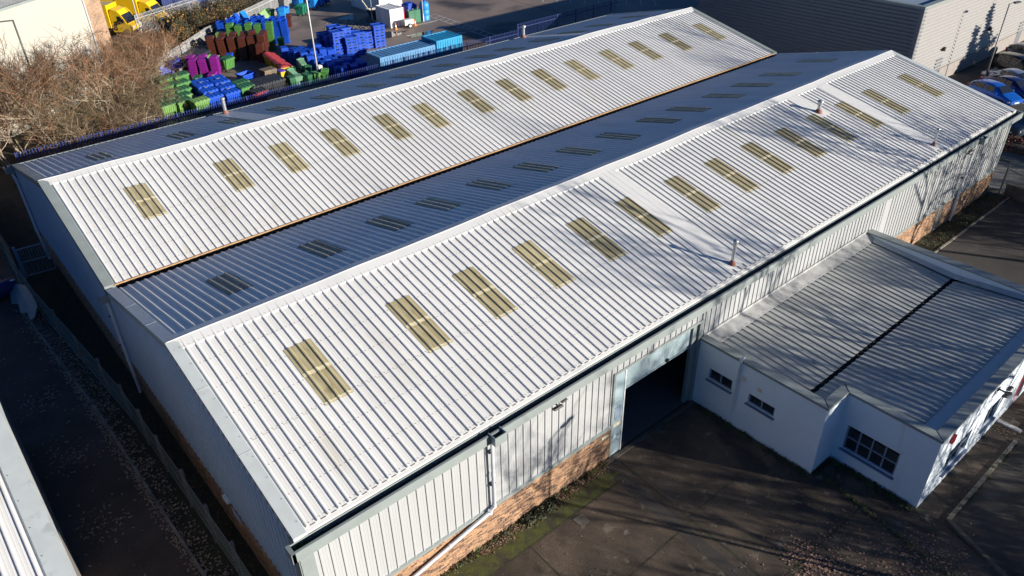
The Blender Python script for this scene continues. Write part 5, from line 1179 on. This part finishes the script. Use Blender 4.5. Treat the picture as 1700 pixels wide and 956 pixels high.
spots = [(T1,12.4,54.2,1.0,'reddish bare tree nearest the toppled blue bins'),(T2,10.3,48.4,.72,'low pale twiggy shrub above the pallets'),(T1,9.6,51.6,1.18,'dense reddish bare tree in the middle of the thicket'),(T3,14.6,56.6,.9,'reddish bare tree touching the galvanised fence corner'),
 (T2,7.3,49.2,.95,'olive twigged shrub leaning over the blue fence'),(T3,4.2,48.8,1.2,'bare tree with pale stems left of the pallets'),(T1,2.4,50.6,1.35,'reddish bare tree before the cream wall at left'),(T2,1.2,47.4,1.15,'pale stemmed bare tree at the blue fence end'),
 (T3,-.6,49.6,1.35,'tall bare tree at the left frame edge'),(T1,-2.2,46.8,1.3,'dense bare tree low on the left frame edge'),(T2,5.6,46.6,.6,'small olive shrub against the end of the blue fence'),(T1,8.6,46.9,.5,'small reddish shrub behind the blue fence'),(T2,13.2,52.6,.62,'small olive shrub left of the green pile'),(T3,17.4,62.9,.6,'reddish bare shrub behind the galvanised fence'),(T1,15.6,66.5,.5,'bare shrub below the yellow lorry'),(T2,18.2,70.8,.45,'olive bare shrub below the lorry cab'),(T1,12.6,62.5,.75,'bare shrub beside the brick pier'),(T2,11.5,57.,.8,'olive bare shrub at the foot of the brick pier'),(T3,14.,72.,.4,'bare shrub below the marked lorry')]
used = set()
for i, (tpl_, x, y, s_, lab) in enumerate(spots):
    o = tpl_ if tpl_.name not in used else copy_tree(tpl_); used.add(tpl_.name)
    o.location = (x,y,0); o.rotation_euler = (0,0,1.7*i); o.scale = (s_*1.05,s_*1.05,s_); tag(o, lab, 'tree', 'bare trees behind the blue fence')
# leafy bushes
def leaf_cloud(mb, c, rad, n, size, mis, lump=5, flat=1):
    lumps = [(Vector((random.gauss(0,.45)*rad[0],random.gauss(0,.45)*rad[1],abs(random.gauss(.45,.3))*rad[2])), random.uniform(.25,.5)) for _ in range(lump)]
    for _ in range(n):
        l, rr = random.choice(lumps); p = Vector(c)+l+Vector((random.gauss(0,1)*rad[0]*rr*.6,random.gauss(0,1)*rad[1]*rr*.6,random.gauss(0,1)*rad[2]*rr*.5))
        if p.z < .02: p.z = random.uniform(.02,.15)
        a = rnd_dir(); b = a.orthogonal().normalized(); s_ = size*random.uniform(.5,1.3)
        mb.add([p-a*s_, p+b*s_*.55, p+a*s_, p-b*s_*.55+a.cross(b)*s_*.25], [(0,1,2),(0,2,3)], random.choice(mis))
MT['leaf_d'] = mat('dark_bramble_leaf', (.045,.055,.022), .7, var=.4, scale=3)
MT['leaf_b'] = mat('brown_bramble_leaf', (.13,.085,.04), .8, var=.4, scale=3)
MT['leaf_o'] = mat('orange_autumn_leaf', (.50,.25,.03), .7, var=.3, scale=3)
MT['leaf_r'] = mat('dark_red_hedge_leaf', (.13,.028,.022), .7, var=.4, scale=3)
MT['leaf_g'] = mat('green_weed_leaf', (.09,.12,.03), .75, var=.4, scale=3)
random.seed(77)
labs = ['dark bramble bush nearest the black containers','bramble bush with orange leaves behind the brown stacks','bramble bush in the middle of the bank','brown bramble bush beside the pale lorry park fence','bramble bush with orange leaf patches at the bank top','dark bramble bush under the slim lamp post','bramble bush behind the tall blue rows','orange leaved bramble bush below the lorry fence','twiggy bramble bush at the far bank end','brown bramble bush near the lorry bonnet']
for i,(x,y) in enumerate([(19.6,66.2),(22.6,69.6),(24.2,72.2),(25.4,69.9),(27.4,75.6),(29.6,76.2),(26.6,71.6),(25.4,77.8),(33.2,80.2),(31.2,78.6)]):
    t = thing('bramble_bush', labs[i], 'bush', (x,y,0), group='brambles on the bank'); b = MB(); leaf_cloud(b, (x,y,.1), (2.1,2.1,2.1), 2600, .11, [0,0,0,1,1,2] if i in (1,4,7) else [0,0,0,1,1], 9)
    b.build('leaves', [MT['leaf_d'],MT['leaf_b'],MT['leaf_o']], t); s_ = MB()
    for _ in range(90): a = Vector((x+random.gauss(0,.8),y+random.gauss(0,.8),0)); tri(s_, a, a+Vector((random.gauss(0,.7),random.gauss(0,.7),random.uniform(1,3.0))), .014,.005)
    s_.build('stems', MT['twig'], t)
t = thing('hedge', 'clipped dark red brown hedge along the car park edge', 'hedge', (56.,-8,0)); b = MB(); random.seed(78)
for i in range(24): leaf_cloud(b, (56.1,3.0-1.1*i,.25), (.9,.8,.75), 520, .075, [0,0,0,1], 5)
b.build('leaves', [MT['leaf_r'],MT['leaf_b']], t); b = MB(); b.box(55.6,56.6,-23,3.4,.1,.55); b.build('inner_twigs', MT['barkdark'], t)
# weeds along walls and joints (uncountable)
random.seed(79); b = MB()
def weed(x, y, n, r, s_, mi): 
    for _ in range(n):
        p = Vector((x+random.gauss(0,r),y+random.gauss(0,r),random.uniform(.01,.05+s_))); a = rnd_dir(); a.z = abs(a.z); c = a.orthogonal().normalized()
        b.add([p-a*s_*.5-c*s_*.25, p-a*s_*.5+c*s_*.25, p+a*s_*.6], [(0,1,2)], mi)
for i in range(60):
    f = random.random(); x, y = 18.1-1.0*f, -6.4-6*f
    weed(x+random.gauss(0,.05), y, 14, .05, .06, random.choice((0,0,1)))
for i in range(16): weed(random.uniform(12.4,17.8),-7.8+random.gauss(0,.03),8,.05,.045,0)
for i in range(90): weed(17.82+random.gauss(0,.06)-.1,random.uniform(-5.7,-.4),16,.09,.07,random.choice((1,1,0)))
for i in range(70): weed(19.2+random.gauss(0,.05)-.1,random.uniform(-9.2,-5.9),16,.09,.08,random.choice((1,1,0)))
for i in range(40): weed(random.uniform(17.9,19.2),-5.9,14,.08,.07,1)
for i in range(140): x = random.uniform(2,12.3); weed(x,-.14+random.gauss(0,.05),12,.07,.07 if random.random() < .85 else .13,random.choice((0,1,2,2)))
for i in range(14): weed(random.uniform(8,9.5),-.3,40,.12,.13,1)
for i in range(50): weed(random.uniform(19.8,25),-10.32,10,.05,.06,random.choice((0,2)))
for i in range(240): weed(random.uniform(32,48),random.uniform(-1.2,-.05),16,.15,.08,random.choice((0,1,1,2)))
for i in range(200): weed(random.uniform(-1.6,-.1),random.uniform(2,42),12,.12,.06,1)
tag(b.build('weeds', [MT['leaf_g'],MT['leaf_d'],MT['leaf_b']]), 'low weeds and grass tufts along wall feet and slab joints', 'weeds', kind='stuff')
# fallen leaves
MT['litter'] = mat('dead_pinkish_leaf', (.46,.27,.22), .8, var=.4, scale=9, c2=(.18,.10,.06)); MT['litter3'] = mat('dry_tan_leaf', (.42,.30,.21), .8, var=.4, scale=9); MT['litter2'] = mat('dead_brown_leaf', (.21,.14,.09), .8, var=.4, scale=9)
random.seed(80); b = MB()
def leaf(x, y, s_=.05, mi=0, z=.015):
    a = random.uniform(0,6.28); t_ = Vector((math.cos(a),math.sin(a),random.uniform(-.2,.3)))*s_; c = Vector((-math.sin(a),math.cos(a),random.uniform(-.3,.3)))*s_*.6; p = Vector((x,y,z+s_*.25))
    b.add([p-t_,p+c,p+t_,p-c],[(0,1,2,3)],mi)
for i in range(520): leaf(random.gauss(14.6,1.2),random.gauss(-9.0,1.1),random.uniform(.03,.055))
for i in range(260): leaf(random.gauss(14.3,.3),random.gauss(-8.0,.5),random.uniform(.03,.055))
for i in range(500): leaf(random.gauss(16.8,1.2),random.gauss(-10.8,.8),random.uniform(.03,.055))
for i in range(350): leaf(random.uniform(4,18),random.uniform(-13,-1),random.uniform(.02,.045),1)
for i in range(700): x = random.uniform(6,12.3); leaf(x,-.3+random.gauss(0,.12),random.uniform(.03,.05),random.choice((0,1,1)))
for i in range(3600):
    y = random.uniform(-1,31); kx = -1.65-.028*max(0,y-5)-.02*max(0,y-18); leaf(kx+random.choice((random.gauss(-.12,.16),random.gauss(-.12,.12),random.uniform(.05,.75))),y,random.uniform(.035,.075),2)
for i in range(120): leaf(-3.9+random.gauss(0,.9),random.uniform(4,28),random.uniform(.05,.08),2)
for i in range(500): leaf(-4+random.gauss(0,1.0),random.uniform(4,30),random.uniform(.03,.05),1)
for i in range(260): leaf(random.gauss(random.choice((-3.3,-4.0)),.25),random.gauss(random.choice((10,14.5,19)),.5),random.uniform(.04,.07),2)
for i in range(400): leaf(-.35+random.gauss(0,.15),random.uniform(1,30),random.uniform(.03,.05),1)
for i in range(300): leaf(random.uniform(32,47),random.uniform(-9,-1.2),random.uniform(.03,.05),1)
for i in range(160): leaf(26.3+random.gauss(0,.2)-.3,random.uniform(-10.1,-9.3),random.uniform(.03,.05),1,z=.02)
tag(b.build('fallen_leaves', [MT['litter'],MT['litter2'],MT['litter3']]), 'scattered dead leaves on the forecourt and alley', 'leaves', kind='stuff')
random.seed(81); b = MB()
for i in range(240): x, y = random.gauss(40.5,1.8),random.gauss(66,1.3); s_ = random.uniform(.03,.12); b.box(x-s_,x+s_,y-s_*.7,y+s_*.7,.004,.05)
tag(b.build('litter', MT['path']), 'scattered pale rubbish on the wet yard', 'rubbish', kind='stuff')
# trees beyond the right edge of the picture; they throw the branch shadows on the roof, annexe and forecourt
MINR = .008
S1 = bush_tree(505, 1, 15, 4, (4,6), MT['barkdark'], 's', spread=.9, r0=.22, lean=.08, barkm=MT['barkdark'], up=.3)
S2 = bush_tree(606, 1, 15, 4, (4,6), MT['barkdark'], 's', spread=1.0, r0=.20, lean=.12, barkm=MT['barkdark'], up=.25)
used = set()
SH = [(S1,30,-19.5,.9),(S2,36,-25.5,.62),(S1,37.5,-17.,.5),(S2,43,-19.5,.88),(S1,49,-19.5,1.0),(S2,55,-18,.95),(S1,61.5,-15.5,1.05),(S2,25.5,-25,.7),(S1,36.,-28,1.0),(S2,47,-27,1.1),(S1,22.5,-21.5,.62)]
place = ['nearest the forecourt','second along the boundary','third along the boundary','fourth along the boundary','fifth along the boundary','sixth along the boundary','beyond the car park hedge','set back from the forecourt','set back behind the second tree','set back behind the fourth tree','closest to the road']
for i,(tp,x,y,s_) in enumerate(SH):
    o = tp if tp.name not in used else copy_tree(tp); used.add(tp.name); o.location = (x,y,0); o.rotation_euler = (0,0,2.1*i); o.scale = (s_,)*3; tag(o, f'tall bare boundary tree {place[i]}', 'tree', 'bare trees along the boundary')
for i,(x,y,s_) in enumerate([(15.5,-20.5,.7),(19.5,-21.5,.85),(23,-20,.75),(27,-22.5,.9),(31.5,-21,.85),(50,-13.5,.95),(54.5,-14.5,1.1),(58.5,-15.5,1.0),(62,-14,.9)]):
    o = copy_tree(T1 if i % 2 else T2); o.location = (x,y,0); o.rotation_euler = (0,0,1.3*i); o.scale = (s_,)*3; tag(o, 'bare shrub on the forecourt boundary, '+['nearest the camera','second along','third along','fourth along','fifth along','sixth along','seventh along','eighth along','farthest along'][i], 'shrub', 'bare shrubs on the forecourt boundary')
random.seed(90)
for i,(x,y,h) in enumerate([(83.5,-5,8.5),(86.3,-6,10.5)]):
    t = thing('conifer', ['shorter dark conifer in the car park','taller dark conifer in the car park'][i], 'tree', (x,y,0)); b = MB()
    for q in range(12): f = q/12; leaf_cloud(b, (x,y,.8+h*f*.93), (2.6*(1-f)+.2,2.6*(1-f)+.2,1.0), 620, .2, [0], 6)
    b.build('crown', MT['leaf_d'], t); b = MB(); b.tube([(x,y,0),(x,y,h)],[.16,.02],8); b.build('trunk', MT['barkdark'], t)
